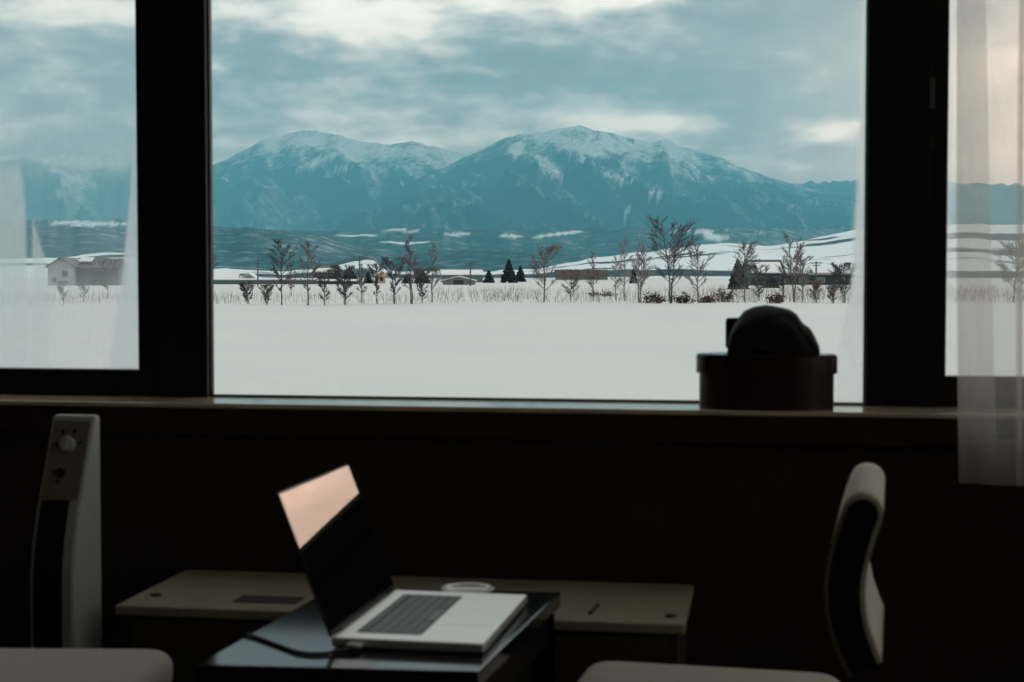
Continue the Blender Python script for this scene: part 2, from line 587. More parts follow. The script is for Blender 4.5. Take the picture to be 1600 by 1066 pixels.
def film(parent, s0, s1, z0, z1, d, fn, nx, nz):
    me = bpy.data.meshes.new('condensation')
    vs, fs, cov = [], [], []
    for j in range(nz + 1):
        for i in range(nx + 1):
            s, z = s0 + (s1 - s0) * i / nx, z0 + (z1 - z0) * j / nz
            vs.append((s, d, z))
            cov.append(fn(*proj(to_world(s, d, z))))
    for j in range(nz):
        for i in range(nx):
            a = j * (nx + 1) + i
            fs.append((a, a + 1, a + nx + 2, a + nx + 1))
    me.from_pydata(vs, [], fs)
    at = me.attributes.new('cover', 'FLOAT', 'POINT')
    for i, c in enumerate(cov):
        at.data[i].value = max(0.0, min(1.0, c))
    me.materials.append(M['fog'])
    o = bpy.data.objects.new('condensation', me)
    COL.objects.link(o)
    o.parent = parent
    o['kind'] = 'stuff'
    o['label'] = 'misty condensation on the glass'
    return o


def fog_left(x, y):
    wob = noise.noise((x * 0.02, y * 0.01, 1.0)) * 8
    top = 0.22 + 0.22 * sstep(y, 60, 240)
    rs = lerp_pts([(0, 214), (180, 210), (300, 203), (400, 194), (470, 186), (580, 170)], y) + wob * 0.4
    right = sstep(x, rs - 5, rs + 4) * (0.55 + 0.35 * sstep(y, 150, 350))
    leftb = lerp_pts([(200, 30), (260, 36), (330, 42), (480, 47)], y) + wob * 0.3
    left = (1 - sstep(x, leftb - 6, leftb + 3)) * 0.78 * sstep(y, 215, 275) * sstep(x, -190, -60)
    tri_r = lerp_pts([(330, 50), (345, 53), (400, 70), (460, 78)], y)
    tri = sstep(x, 48, 51) * (1 - sstep(x, tri_r - 3, tri_r + 2)) * sstep(y, 328, 350) * 0.7
    low = sstep(y, 385, 475)
    base = top * (1 - sstep(y, 245, 300)) + 0.16 * sstep(y, 245, 300)
    base += low * 0.45 * (0.45 + 0.55 * abs(x - 150) / 90 if abs(x - 150) < 90 else 1.0)
    streak = 0.08 * noise.noise((x * 0.09, y * 0.004, 7.0)) * sstep(y, 60, 200)
    return max(base + streak, right, left, tri)


def fog_mid(x, y):
    wob = noise.noise((x * 0.02, y * 0.02, 4.0)) * 3
    e = lerp_pts([(-60, 1349), (100, 1346), (200, 1343), (300, 1338), (400, 1334), (470, 1328), (510, 1317), (550, 1309), (640, 1304)], y) + wob
    a = sstep(x, e - 5, e + 5) * (0.92 - 0.30 * sstep(y, 470, 560))
    spots = 0.0
    if 530 < y < 570 and x > 1305:
        spots = 0.5 * sstep(noise.noise((x * 0.25, y * 0.16, 2.0)), 0.25, 0.5)
    b = (1 - sstep(x, 323, 333)) * 0.45
    return max(a - spots, b)


def fog_right(x, y):
    return 0.10 + 0.55 * (1 - sstep(x, 1488, 1500)) + 0.25 * sstep(y, 470, 590)


def frame_ring(s0, s1, z0, z1, w, d0, d1, zb=None):
    """rectangular ring; w side and top width, zb height of the bottom rail"""
    zb = zb or w
    return MB().box(s0, s1, d0, d1, z0, z0 + zb).box(s0, s1, d0, d1, z1 - w, z1).box(s0, s0 + w, d0, d1, z0 + zb, z1 - w).box(s1 - w, s1, d0, d1, z0 + zb, z1 - w)


def window(name, s0, s1, sash_w, rail, fog, nx, nz, s_vis):
    e = empty(name)
    room(e)
    e['kind'] = 'structure'
    if rail:
        frame_ring(s0, s1, ZS, Z_TOP, 0.028, D_FRAME, D_GLASS + 0.02, zb=0.03).build('window_frame', M['frame'], e)
        frame_ring(s0 + 0.02, s1 - 0.02, ZS + 0.026, Z_TOP - 0.02, sash_w, D_FRAME + 0.005, D_GLASS + 0.018, zb=rail).build('window_sash', M['frame'], e, bevel=0.003)
        g = (s0 + sash_w, s1 - sash_w, ZS + rail, Z_TOP - sash_w)
    else:
        frame_ring(s0, s1, ZS, Z_TOP, 0.004, D_GLASS - 0.006, D_GLASS + 0.012, zb=0.005).build('window_frame', M['frame'], e)
        g = (s0, s1, ZS + 0.004, Z_TOP)
    MB().box(g[0], g[1], D_GLASS, D_GLASS + 0.005, g[2], g[3]).build('window_pane', M['glass'], e)
    film(e, max(g[0], s_vis[0]), min(g[1], s_vis[1]), g[2], g[3], D_GLASS - 0.004, fog, nx, nz)
    return e


w4 = empty('window_4')
room(w4)
w4['kind'] = 'structure'
MB().box(SR, SR + .08, WA, WB, ZS, ZS + .05).box(SR, SR + .08, WA, WB, Z_TOP - .05, Z_TOP).box(SR, SR + .08, WA, WA + .05, ZS + .05, Z_TOP - .05).box(SR, SR + .08, WB - .05, WB, ZS + .05, Z_TOP - .05).box(SR, SR + .08, (WA + WB) / 2 - .03, (WA + WB) / 2 + .03, ZS + .05, Z_TOP - .05).build('window_frame', M['frame'], w4)
for a_, b_ in ((WA + .05, (WA + WB) / 2 - .03), ((WA + WB) / 2 + .03, WB - .05)):
    MB().box(SR + .04, SR + .045, a_, b_, ZS + .05, Z_TOP - .05).build('window_pane', M['glass'], w4)

# bottom rails: the clear glass starts at these rows of the picture
zl = wall_sz(150, 577, D_FRAME + 0.012)[1] - ZS
zr = wall_sz(1500, 588, D_FRAME + 0.012)[1] - ZS
sash_l = sA0 - wall_sz(216, 400, D_FRAME + 0.012)[0]
sash_r = wall_sz(1479, 400, D_FRAME + 0.012)[0] - sB1
window('window_1', SL + 0.08, sA0, sash_l - 0.02, zl - 0.026, fog_left, 420, 170, (-9, 9))
window('window_2', sA1, sB0, 0, 0, fog_mid, 220, 110, (-9, 9))
w3 = window('window_3', sB1, SR - 0.08, sash_r - 0.02, zr - 0.026, fog_right, 90, 60, (-9, 2.2))
lt = latch.build('window_latch', M['pole'], w3)
lt.location = (s_l, D_FRAME + 0.012, z_l)


# ------------------------------------------------------------------ outside ground, hills and mountains
GZ = CZ - 2.0


def fbm(x, y, o=4, z=0.0):
    return noise.fractal((x, y, z), 1.0, 2.0, o)


def patch_cover(patches, px, py):
    c = 0.0
    for (x, y, rx, ry, slant) in patches:
        dx = (px - x) / rx
        if abs(dx) > 1.4:
            continue
        dy = (py - y - slant * (px - x)) / ry
        q = dx * dx + dy * dy + 0.7 * noise.noise((px * 0.12, py * 0.2, x))
        c = max(c, 1 - sstep(q, 0.55, 1.05))
    return c


def terrain(name, ridge, D0, Dr, D1, base, m, nu, nd, px0, px1, rough, wl, pw=1.5, skew=0.0, seed=0.0, label=None, patches=()):
    vs, fs, cov = [], [], []
    for j in range(nd + 1):
        t = j / nd
        for i in range(nu + 1):
            px = px0 + (px1 - px0) * i / nu
            wig = fbm(px * 0.004, seed, 3) * 0.10
            dr = Dr * (1 + wig)
            D = D0 + (D1 - D0) * t
            az = (px - 800) / F
            zr_ = U(px, lerp_pts(ridge, px) + fbm(px * 0.035, seed + 5, 4) * 2.2, dr).z - base
            x = az * D
            if D <= dr:
                q = (D - D0) / (dr - D0)
                h = q ** pw
                amp = math.sin(math.pi * min(q, 1.0)) ** 0.8 * (0.35 + 0.65 * (1 - q))
            else:
                q = (D - dr) / max(D1 - dr, 1)
                h = 1 - 0.7 * q
                amp = 0.3 * q
            rn = noise.ridged_multi_fractal(((x + skew * D) / wl, D / (wl * 2.2), seed), 0.9, 2.1, 5, 1.0, 2.0)
            z = base + zr_ * h + (rn - 1.1) * rough * amp
            if D < dr:          # spurs stay below the crest behind them
                z = min(z, CZ + (zr_ + base - CZ) * (D / dr) * (0.30 + 0.70 * max(q, 0.0) ** 0.45))
            vs.append((x, D, z))
            cov.append(patch_cover(patches, *proj((x, D, z))) if patches else 0.0)
    for j in range(nd):
        for i in range(nu):
            a = j * (nu + 1) + i
            fs.append((a, a + 1, a + nu + 2, a + nu + 1))
    me = bpy.data.meshes.new(name)
    me.from_pydata(vs, [], fs)
    for p in me.polygons:
        p.use_smooth = True
    at = me.attributes.new('clearing', 'FLOAT', 'POINT')
    at.data.foreach_set('value', cov)
    me.materials.append(m)
    o = bpy.data.objects.new(name, me)
    COL.objects.link(o)
    o['kind'] = 'structure'
    if label:
        o['label'] = label
    return o


FOREST = (0.020, 0.040, 0.048)
SNOWC = (0.74, 0.78, 0.80)
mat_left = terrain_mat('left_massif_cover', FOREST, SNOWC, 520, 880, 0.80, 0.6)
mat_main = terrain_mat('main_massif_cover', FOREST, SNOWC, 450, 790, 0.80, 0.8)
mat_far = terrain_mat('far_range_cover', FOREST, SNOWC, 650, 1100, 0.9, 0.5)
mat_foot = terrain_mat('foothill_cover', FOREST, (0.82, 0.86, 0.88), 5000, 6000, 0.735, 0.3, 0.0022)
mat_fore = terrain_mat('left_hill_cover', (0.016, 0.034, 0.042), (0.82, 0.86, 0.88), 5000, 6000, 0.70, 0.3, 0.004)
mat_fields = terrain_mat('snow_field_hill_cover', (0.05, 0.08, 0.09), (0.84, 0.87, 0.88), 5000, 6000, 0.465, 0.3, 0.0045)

R_FAR = [(900, 320), (1150, 300), (1220, 283), (1290, 281), (1340, 275), (1420, 266), (1500, 284), (1600, 285), (1800, 275), (2300, 300)]
R_LEFT = [(-600, 270), (-300, 262), (0, 250), (120, 238), (210, 240), (280, 268), (325, 262), (370, 240), (420, 215), (470, 203), (500, 204),
          (530, 209), (560, 220), (600, 225), (650, 221), (690, 230), (740, 245), (800, 262), (900, 290), (1000, 315), (1200, 340)]
R_MAIN = [(300, 395), (400, 372), (480, 346), (560, 318), (640, 285), (700, 258), (745, 237), (790, 214), (830, 206), (870, 201), (905, 196),
          (950, 207), (990, 217), (1020, 221), (1045, 215), (1060, 228), (1100, 237), (1140, 252), (1200, 277), (1260, 293), (1340, 306),
          (1450, 322), (1600, 340), (1900, 365)]
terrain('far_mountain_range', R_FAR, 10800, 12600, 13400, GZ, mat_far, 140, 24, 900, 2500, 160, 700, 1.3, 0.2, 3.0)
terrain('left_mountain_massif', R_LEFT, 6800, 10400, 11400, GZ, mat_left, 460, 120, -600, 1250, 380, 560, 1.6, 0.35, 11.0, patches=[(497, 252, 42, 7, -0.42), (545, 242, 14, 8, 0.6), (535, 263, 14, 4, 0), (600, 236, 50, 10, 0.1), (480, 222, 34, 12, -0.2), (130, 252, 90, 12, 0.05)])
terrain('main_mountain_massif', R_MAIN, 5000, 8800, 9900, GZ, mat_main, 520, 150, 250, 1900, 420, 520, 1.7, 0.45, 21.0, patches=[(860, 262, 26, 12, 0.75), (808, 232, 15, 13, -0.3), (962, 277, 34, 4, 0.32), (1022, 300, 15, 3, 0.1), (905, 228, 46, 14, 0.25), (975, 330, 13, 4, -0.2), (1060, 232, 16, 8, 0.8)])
R_FOOT = [(-600, 338), (0, 345), (75, 343), (210, 342), (325, 352), (420, 358), (560, 362), (640, 354), (760, 358), (850, 362), (940, 354), (1050, 356), (1150, 354),
          (1250, 358), (1340, 352), (1500, 350), (2500, 345)]
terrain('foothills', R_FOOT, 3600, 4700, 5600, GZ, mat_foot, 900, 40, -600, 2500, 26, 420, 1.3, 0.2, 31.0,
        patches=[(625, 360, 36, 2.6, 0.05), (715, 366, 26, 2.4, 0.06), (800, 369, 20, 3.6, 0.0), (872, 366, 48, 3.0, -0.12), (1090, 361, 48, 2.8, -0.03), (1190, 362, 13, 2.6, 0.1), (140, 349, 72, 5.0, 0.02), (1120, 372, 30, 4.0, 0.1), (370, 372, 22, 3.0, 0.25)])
R_LH = [(-600, 352), (0, 354), (210, 356), (325, 353), (400, 355), (460, 361), (520, 372), (570, 386), (640, 391), (760, 390), (900, 396), (1000, 410), (1100, 424)]
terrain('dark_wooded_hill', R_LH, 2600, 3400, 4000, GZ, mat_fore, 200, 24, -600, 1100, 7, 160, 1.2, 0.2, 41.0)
R_FD = [(-600, 400), (0, 404), (100, 402), (150, 395), (210, 393), (330, 416), (440, 421), (500, 416), (545, 403), (583, 396), (590, 412), (620, 421), (760, 424), (840, 419), (930, 402), (1000, 394), (1070, 385),
        (1130, 378), (1200, 384), (1260, 374), (1340, 357), (1500, 350), (2500, 345)]
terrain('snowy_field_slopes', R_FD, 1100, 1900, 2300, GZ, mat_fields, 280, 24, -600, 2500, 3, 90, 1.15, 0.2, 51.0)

# the field: level snow out to the hills, softly drifted close by
vs, fs = [], []
rows = [-40, -28, -18, -10, -5, -1, 2] + [4.6 * (1.075 ** j) for j in range(85)]
cols = 120
for D in rows:
    for i in range(cols + 1):
        x = (-1.05 + 2.1 * i / cols) * (max(D, 0) + (6 if D > 4 else 40))
        z = GZ + 0.14 * fbm(x * 0.045, D * 0.10, 3, 2.0) * min(1, 30 / max(D, 1)) * min(1.0, max(D, 0) / 9.0)
        dip = math.exp(-((x - 4.0) / 1.3) ** 2 - ((D - 32.5) / 1.6) ** 2)
        z -= 0.22 * dip
        vs.append((x, D, z))
for j in range(len(rows) - 1):
    for i in range(cols):
        a = j * (cols + 1) + i
        fs.append((a, a + 1, a + cols + 2, a + cols + 1))
sm = MB()
sm.v, sm.f = vs, fs
sn = sm.build('snow_field', M['snow'], smooth=True)
sn['kind'] = 'structure'
sn['label'] = 'smooth snow covered field below the window'

# blue winter haze filling the valley
hz = MB().box(-11000, 11000, 700, 9600, GZ - 30, 1050).build('valley_haze', M['snow'])
hm = bpy.data.materials.new('thin_blue_haze')
hm.use_nodes = True
ht = NT(hm.node_tree)
ht.n.clear()
vsn = ht.n.new('ShaderNodeVolumeScatter')
vsn.inputs['Color'].default_value = (0.23, 0.74, 0.92, 1)
vsn.inputs['Density'].default_value = 1.45e-4
vsn.inputs['Anisotropy'].default_value = 0.0
hout = ht.n.new('ShaderNodeOutputMaterial')
vab = ht.n.new('ShaderNodeVolumeAbsorption')
vab.inputs['Color'].default_value = (0.0, 0.75, 1.0, 1)
vab.inputs['Density'].default_value = 0.75e-4
vad = ht.n.new('ShaderNodeAddShader')
ht.l.new(vsn.outputs[0], vad.inputs[0])
ht.l.new(vab.outputs[0], vad.inputs[1])
ht.l.new(vad.outputs[0], hout.inputs['Volume'])
hz.data.materials.clear()
hz.data.materials.append(hm)
tag(hz, 'blue winter haze lying over the valley before the mountains', 'haze', kind='stuff')


# ------------------------------------------------------------------ trees
def gdist(py):
    return 2.0 * F / (py - HOR)


def grow_tree(name, px, pyb, pyt, wpx, bark, label, seed, stems=1, style='up', leaves=0.0, group='bare trees along the far edge of the field', first=0.22):
    rnd = random.Random(seed)
    D = gdist(pyb)
    base = U(px, pyb, D)
    base.z = GZ - 0.05
    H = (pyb - pyt) * D / F
    W = wpx * D / F * 0.5
    root = empty(name, base)
    tr, br, lv = MB(), MB(), MB()

    def seg(mb, a, b, r0, r1, n=3):
        mb.tube([a, b], [r0, r1], n, caps=False)

    for s in range(stems):
        ang = rnd.uniform(0, 6.28)
        lean = 0 if stems == 1 else rnd.uniform(0.12, 0.42)
        top = Vector((math.cos(ang) * lean * W, math.sin(ang) * lean * W, H * rnd.uniform(0.86, 1.0) if s else H))
        pts = []
        r0 = max(0.035, H * 0.016) * (1.0 if stems == 1 else 0.75)
        for k in range(9):
            t = k / 8
            off = Vector((rnd.uniform(-1, 1), rnd.uniform(-1, 1), 0)) * H * 0.010 * (0 if k == 0 else 1)
            pts.append(Vector((top.x * t ** 1.2, top.y * t ** 1.2, top.z * t)) + off + Vector((math.cos(ang), math.sin(ang), 0)) * (0.07 * s))
        tr.tube(pts, [r0 * (1 - 0.85 * k / 8) for k in range(9)], 6)
        nb = int(26 / (stems ** 0.5))
        for b in range(nb):
            t = first + (0.98 - first) * (b + rnd.random()) / nb
            i = min(7, int(t * 8))
            p0 = pts[i].lerp(pts[i + 1], t * 8 - i)
            a = rnd.uniform(0, 6.28)
            q = (t - first) / (1 - first)
            env = {'up': math.sin(math.pi * (0.18 + 0.80 * q)) ** 0.8, 'fan': (0.5 + 0.6 * q) * (1.0 if q < 0.8 else 0.8), 'spire': 1.0 - 0.75 * q}[style]
            out = W * env * rnd.uniform(0.55, 1.05)
            rise = {'up': 1.15, 'fan': 1.3, 'spire': 1.6}[style] * out * rnd.uniform(0.6, 1.2)
            rise = min(rise, max(0.25, H * 1.02 - p0.z))
            p1 = p0 + Vector((math.cos(a) * out, math.sin(a) * out, rise))
            mid = p0.lerp(p1, 0.5) + Vector((math.cos(a), math.sin(a), -0.6)) * out * 0.10
            rb = r0 * 0.32 * (1 - 0.6 * t)
            rb = max(rb, 0.026)
            seg(br, p0, mid, rb, rb * 0.7, 4)
            seg(br, mid, p1, rb * 0.7, rb * 0.35, 4)
            L = (p1 - p0).length
            for c in range(8):
                tt = rnd.uniform(0.25, 1.0)
                o0 = p0.lerp(mid, tt * 2) if tt < 0.5 else mid.lerp(p1, tt * 2 - 1)
                dv = Vector((math.cos(a) + rnd.uniform(-0.9, 0.9), math.sin(a) + rnd.uniform(-0.9, 0.9), rnd.uniform(0.35, 1.5))).normalized()
                o1 = o0 + dv * L * rnd.uniform(0.22, 0.45)
                if o1.z > H * 1.03:
                    o1.z = H * 1.03
                seg(br, o0, o1, 0.016, 0.010)
                for w in range(5):
                    tt2 = rnd.uniform(0.2, 1.0)
                    u0 = o0.lerp(o1, tt2)
                    dv2 = (dv + Vector((rnd.uniform(-0.8, 0.8), rnd.uniform(-0.8, 0.8), rnd.uniform(-0.2, 0.6)))).normalized()
                    u1 = u0 + dv2 * L * rnd.uniform(0.10, 0.22)
                    seg(br, u0, u1, 0.010, 0.006)
                    if leaves and rnd.random() < leaves:
                        c0 = u1
                        sz = rnd.uniform(0.02, 0.05)
                        n1 = Vector((rnd.uniform(-1, 1), rnd.uniform(-1, 1), rnd.uniform(-1, 1))).normalized() * sz
                        n2 = n1.cross(Vector((rnd.uniform(-1, 1), rnd.uniform(-1, 1), 1))).normalized() * sz
                        lv.add([c0 - n1 - n2, c0 + n1 - n2, c0 + n1 + n2, c0 - n1 + n2], [(0, 1, 2, 3)])
    tr.build('trunk', bark, root)
    br.build('branches', bark, root)
    if lv.v:
        lo = lv.build('withered_leaves', M['dead_leaf'], root)
        lo['kind'] = 'stuff'
    tag(root, label, 'tree', group)
    return root


BD, BG, BR, BW = M['bark_dark'], M['bark_grey'], M['bark_red'], M['birch']
TREES = [
    (332, 447, 394, 22, BD, 'bare dark tree half hidden at the right edge of the left window post', 1, 'up', 0),
    (440, 476, 373, 40, BD, 'tall bare dark tree, leftmost large tree in the wide window', 1, 'up', 0.25),
    (455, 462, 411, 16, BR, 'slim small bare tree close behind the leftmost large dark tree', 1, 'spire', 0),
    (481, 477, 377, 36, BG, 'tall grey bare tree, right neighbour of the leftmost large dark tree', 1, 'up', 0),
    (507, 477, 424, 26, BD, 'low bare tree in front of the dark roofed house', 1, 'fan', 0),
    (540, 476, 417, 44, BD, 'broad dark many-stemmed bare tree in front of the round evergreen clump', 3, 'fan', 0),
    (565, 474, 411, 18, BR, 'slim bare tree just left of the salmon coloured shed', 1, 'spire', 0),
    (589, 475, 414, 30, BD, 'bare dark tree standing before the salmon coloured shed', 1, 'fan', 0),
    (616, 475, 404, 32, BD, 'bare two-stemmed tree just right of the salmon coloured shed', 2, 'fan', 0),
    (644, 475, 368, 34, BG, 'tall pale grey bare tree with a narrow pointed crown', 2, 'spire', 0),
    (660, 474, 421, 28, BD, 'low dark bare tree in front of the paired small evergreens', 2, 'fan', 0),
    (675, 473, 376, 24, BR, 'thin tall reddish bare tree left of the twin sheds', 1, 'spire', 0),
    (850, 472, 388, 62, BR, 'fan shaped reddish bare tree right of the dark evergreens', 1, 'fan', 0),
    (892, 472, 423, 40, BR, 'low spreading bare tree in front of the long brown shed', 1, 'fan', 0),
    (927, 470, 392, 24, BR, 'slim reddish bare tree at the right end of the long brown shed', 1, 'spire', 0),
    (962, 468, 398, 20, BW, 'thin pale birch, leftmost of the birches left of the tallest tree', 1, 'spire', 0),
    (976, 470, 362, 26, BW, 'tall pale birch with a pointed top left of the tallest tree', 1, 'spire', 0),
    (998, 473, 372, 34, BW, 'pale many-stemmed birch directly left of the tallest tree', 3, 'spire', 0),
    (1048, 474, 343, 74, BD, 'tallest dark bare tree on the field edge, left of the hat', 2, 'up', 0),
    (1090, 471, 384, 44, BG, 'grey bare tree, right neighbour of the tallest tree', 1, 'up', 0),
    (1163, 471, 380, 46, BG, 'bare tree with wide crown above the hat', 2, 'up', 0),
    (1185, 470, 416, 36, BD, 'low bare tree in front of the snow roofed barn', 2, 'fan', 0),
    (1224, 472, 398, 16, BD, 'thin bare tree at the right end of the snow roofed barn', 1, 'spire', 0),
    (1240, 472, 364, 46, BR, 'tall reddish bare tree with a pointed top in front of the long dark building', 2, 'spire', 0),
    (1254, 470, 402, 34, BG, 'short bare tree just right of the tall pointed reddish tree', 1, 'fan', 0),
    (1320, 473, 413, 46, BD, 'dark bare tree at the frosted right edge of the wide window', 3, 'fan', 0),
    (99, 476, 441, 20, BD, 'small bare sapling in front of the gable wall of the farmhouse', 1, 'fan', 0),
    (131, 472, 428, 24, BD, 'bare sapling in front of the farmhouse balcony', 1, 'fan', 0),
    (168, 466, 405, 30, BD, 'dark bare tree before the right end of the farmhouse', 1, 'up', 0.4),
    (1582, 472, 378, 76, BD, 'bare tree seen through the sheer curtain', 2, 'up', 0),
    (388, 475, 442, 24, BD, 'low bare shrub tree left of the utility pole', 2, 'fan', 0),
    (416, 476, 446, 22, BG, 'low bare shrub between the utility pole and the leftmost large tree', 2, 'fan', 0),
    (1276, 473, 440, 26, BR, 'low bare shrub in front of the middle of the long dark building', 2, 'fan', 0),
    (1300, 474, 446, 24, BR, 'low bare shrub left of the dark tree at the frosted edge', 2, 'fan', 0),
]
for i, (px, yb, yt, w, bk, lab, st, style, lv_) in enumerate(TREES):
    shrub = 'shrub' in lab
    t_ = grow_tree('bare_shrub' if shrub else 'bare_tree', px, yb, yt, w, bk, lab, 100 + i * 7, st, style, lv_, first=0.12 if yb - yt < 60 else 0.2)
    if shrub:
        t_['category'] = 'shrub'


def conifer(name, px, pyb, pyt, wpx, label, seed, ragged=0.5):
    rnd = random.Random(seed)
    D = gdist(pyb)
    base = U(px, pyb, D)
    base.z = GZ - 0.1
    H = (pyb - pyt) * D / F
    W = wpx * D / F * 0.5
    root = empty(name, base)
    MB().tube([(0, 0, 0), (0, 0, H * 0.9)], [H * 0.03, H * 0.008], 6).build('trunk', M['bark_dark'], root)
    fo = MB()
    n = 420
    for k in range(n):
        t = k / n
        z = H * (0.06 + 0.92 * t)
        R = W * (1 - t) ** 0.75 * rnd.uniform(1 - ragged, 1.05) + 0.05 * W
        a = rnd.uniform(0, 6.28)
        r0 = R * rnd.uniform(0.05, 0.35)
        p0 = Vector((math.cos(a) * r0, math.sin(a) * r0, z + R * 0.12))
        p1 = Vector((math.cos(a) * R, math.sin(a) * R, z - R * rnd.uniform(0.0, 0.3)))
        sd = Vector((-math.sin(a), math.cos(a), 0)) * R * rnd.uniform(0.2, 0.4)
        mid = p0.lerp(p1, 0.6)
        upv = Vector((0, 0, R * 0.14))
        fo.add([p0, mid + sd, p1, mid - sd, mid + upv, mid - upv * 1.4],
               [(0, 1, 4), (1, 2, 4), (2, 3, 4), (3, 0, 4), (0, 5, 1), (1, 5, 2), (2, 5, 3), (3, 5, 0)])
    fo.build('foliage', M['needle'], root)
    return tag(root, label, 'tree', 'evergreens among the far farm buildings')


conifer('evergreen_tree', 795, 442, 403, 30, 'tallest dark evergreen in the middle of the plain', 1, 0.5)
conifer('evergreen_tree', 813, 440.5, 413, 20, 'dark evergreen leaning against the right of the tallest evergreen', 2)
conifer('evergreen_tree', 764, 442, 421, 22, 'small dark evergreen left of the tallest evergreen', 3)
conifer('evergreen_tree', 546, 443, 417, 34, 'round dark evergreen right of the dark roofed house', 4, 0.15)
conifer('evergreen_tree', 575, 443, 423, 18, 'small dark evergreen touching the left of the salmon coloured shed', 5)
conifer('evergreen_tree', 636, 443, 428, 22, 'low dark evergreen, left one of the pair before the twin sheds', 6)
conifer('evergreen_tree', 660, 443, 421, 30, 'broad dark evergreen, right one of the pair before the twin sheds', 7, 0.15)
conifer('evergreen_tree', 990, 443, 416, 16, 'small lone evergreen standing among the pale birches', 8)
conifer('evergreen_tree', 1153, 452, 402, 40, 'ragged dark evergreen left of the snow roofed barn', 9, 0.7)
conifer('evergreen_tree', 1205, 450, 431, 34, 'low dark evergreen in front of the snow roofed barn', 10, 0.5)


def leafy_bush(px, pyb, pyt, wpx, label, seed):
    rnd = random.Random(seed)
    D = gdist(pyb)
    base = U(px, pyb, D)
    base.z = GZ - 0.05
    H = (pyb - pyt) * D / F
    W = wpx * D / F * 0.5
    root = empty('withered_bush', base)
    st, lv = MB(), MB()
    for k in range(34):
        a, r = rnd.uniform(0, 6.28), W * math.sqrt(rnd.random()) * 0.95
        x0 = Vector((math.cos(a) * r * 0.5, math.sin(a) * r * 0.3, 0))
        p1 = Vector((math.cos(a) * r, math.sin(a) * r * 0.6, H * rnd.uniform(0.5, 1.0) * (1 - 0.5 * (r / W) ** 2)))
        st.tube([x0, p1], [0.018, 0.008], 3, caps=False)
        for c in range(7):
            c0 = x0.lerp(p1, rnd.uniform(0.35, 1.0)) + Vector((rnd.uniform(-.2, .2), rnd.uniform(-.2, .2), rnd.uniform(-.12, .12)))
            sz = rnd.uniform(0.05, 0.11)
            n1 = Vector((rnd.uniform(-1, 1), rnd.uniform(-1, 1), rnd.uniform(-1, 1))).normalized() * sz
            n2 = n1.cross(Vector((rnd.uniform(-1, 1), 0.3, 1))).normalized() * sz
            lv.add([c0 - n1, c0 + n2, c0 + n1, c0 - n2], [(0, 1, 2, 3)])
    st.build('stems', M['bark_red'], root)
    tag(lv.build('withered_leaves', M['dead_leaf'], root), kind='stuff')
    tag(root, label, 'bush', 'withered bushes at the field edge')


leafy_bush(1022, 474, 452, 40, 'withered leafy bush at the left foot of the tallest tree', 1)
leafy_bush(1068, 474, 455, 36, 'withered leafy bush at the right foot of the tallest tree', 2)
leafy_bush(1105, 473, 458, 34, 'low withered bush right of the grey tree next to the tallest tree', 3)
leafy_bush(1132, 472, 444, 42, 'large withered brown bush left of the hat', 4)
leafy_bush(940, 463, 452, 54, 'long low withered bush below the right end of the brown shed', 5)
leafy_bush(1212, 474, 452, 30, 'withered bush rising just above the right of the hat', 6)

# reeds: tens of thousands of thin stalks nobody could count
rnd = random.Random(5)
rd = MB()
for k in range(9000):
    px = rnd.uniform(-80, 1720)
    dens = 0.35 + 0.65 * sstep(px, 640, 700) + (0.0 if px < 1080 else 0.4)
    if rnd.random() > dens * (0.55 + 0.9 * abs(fbm(px * 0.02, 0.3, 3))):
        continue
    D = gdist(rnd.uniform(452, 474) if px > 660 else rnd.uniform(462, 475.5))
    x = (px - 800) / F * D
    h = rnd.uniform(0.3, 1.05) * (1.0 + 0.4 * sstep(px, 1080, 1150))
    lean = Vector((rnd.uniform(-.25, .25), rnd.uniform(-.25, .25), 1)) * h
    w = rnd.uniform(0.008, 0.016)
    b = Vector((x, D, GZ - 0.03))
    rd.add([b + Vector((-w, 0, 0)), b + Vector((w, 0, 0)), b + Vector((0, w, 0)), b + lean], [(0, 1, 3), (1, 2, 3), (2, 0, 3)])
tag(rd.build('dry_reeds', M['reed']), 'dry tan reeds poking from the snow under the tree row', 'reeds', kind='stuff')


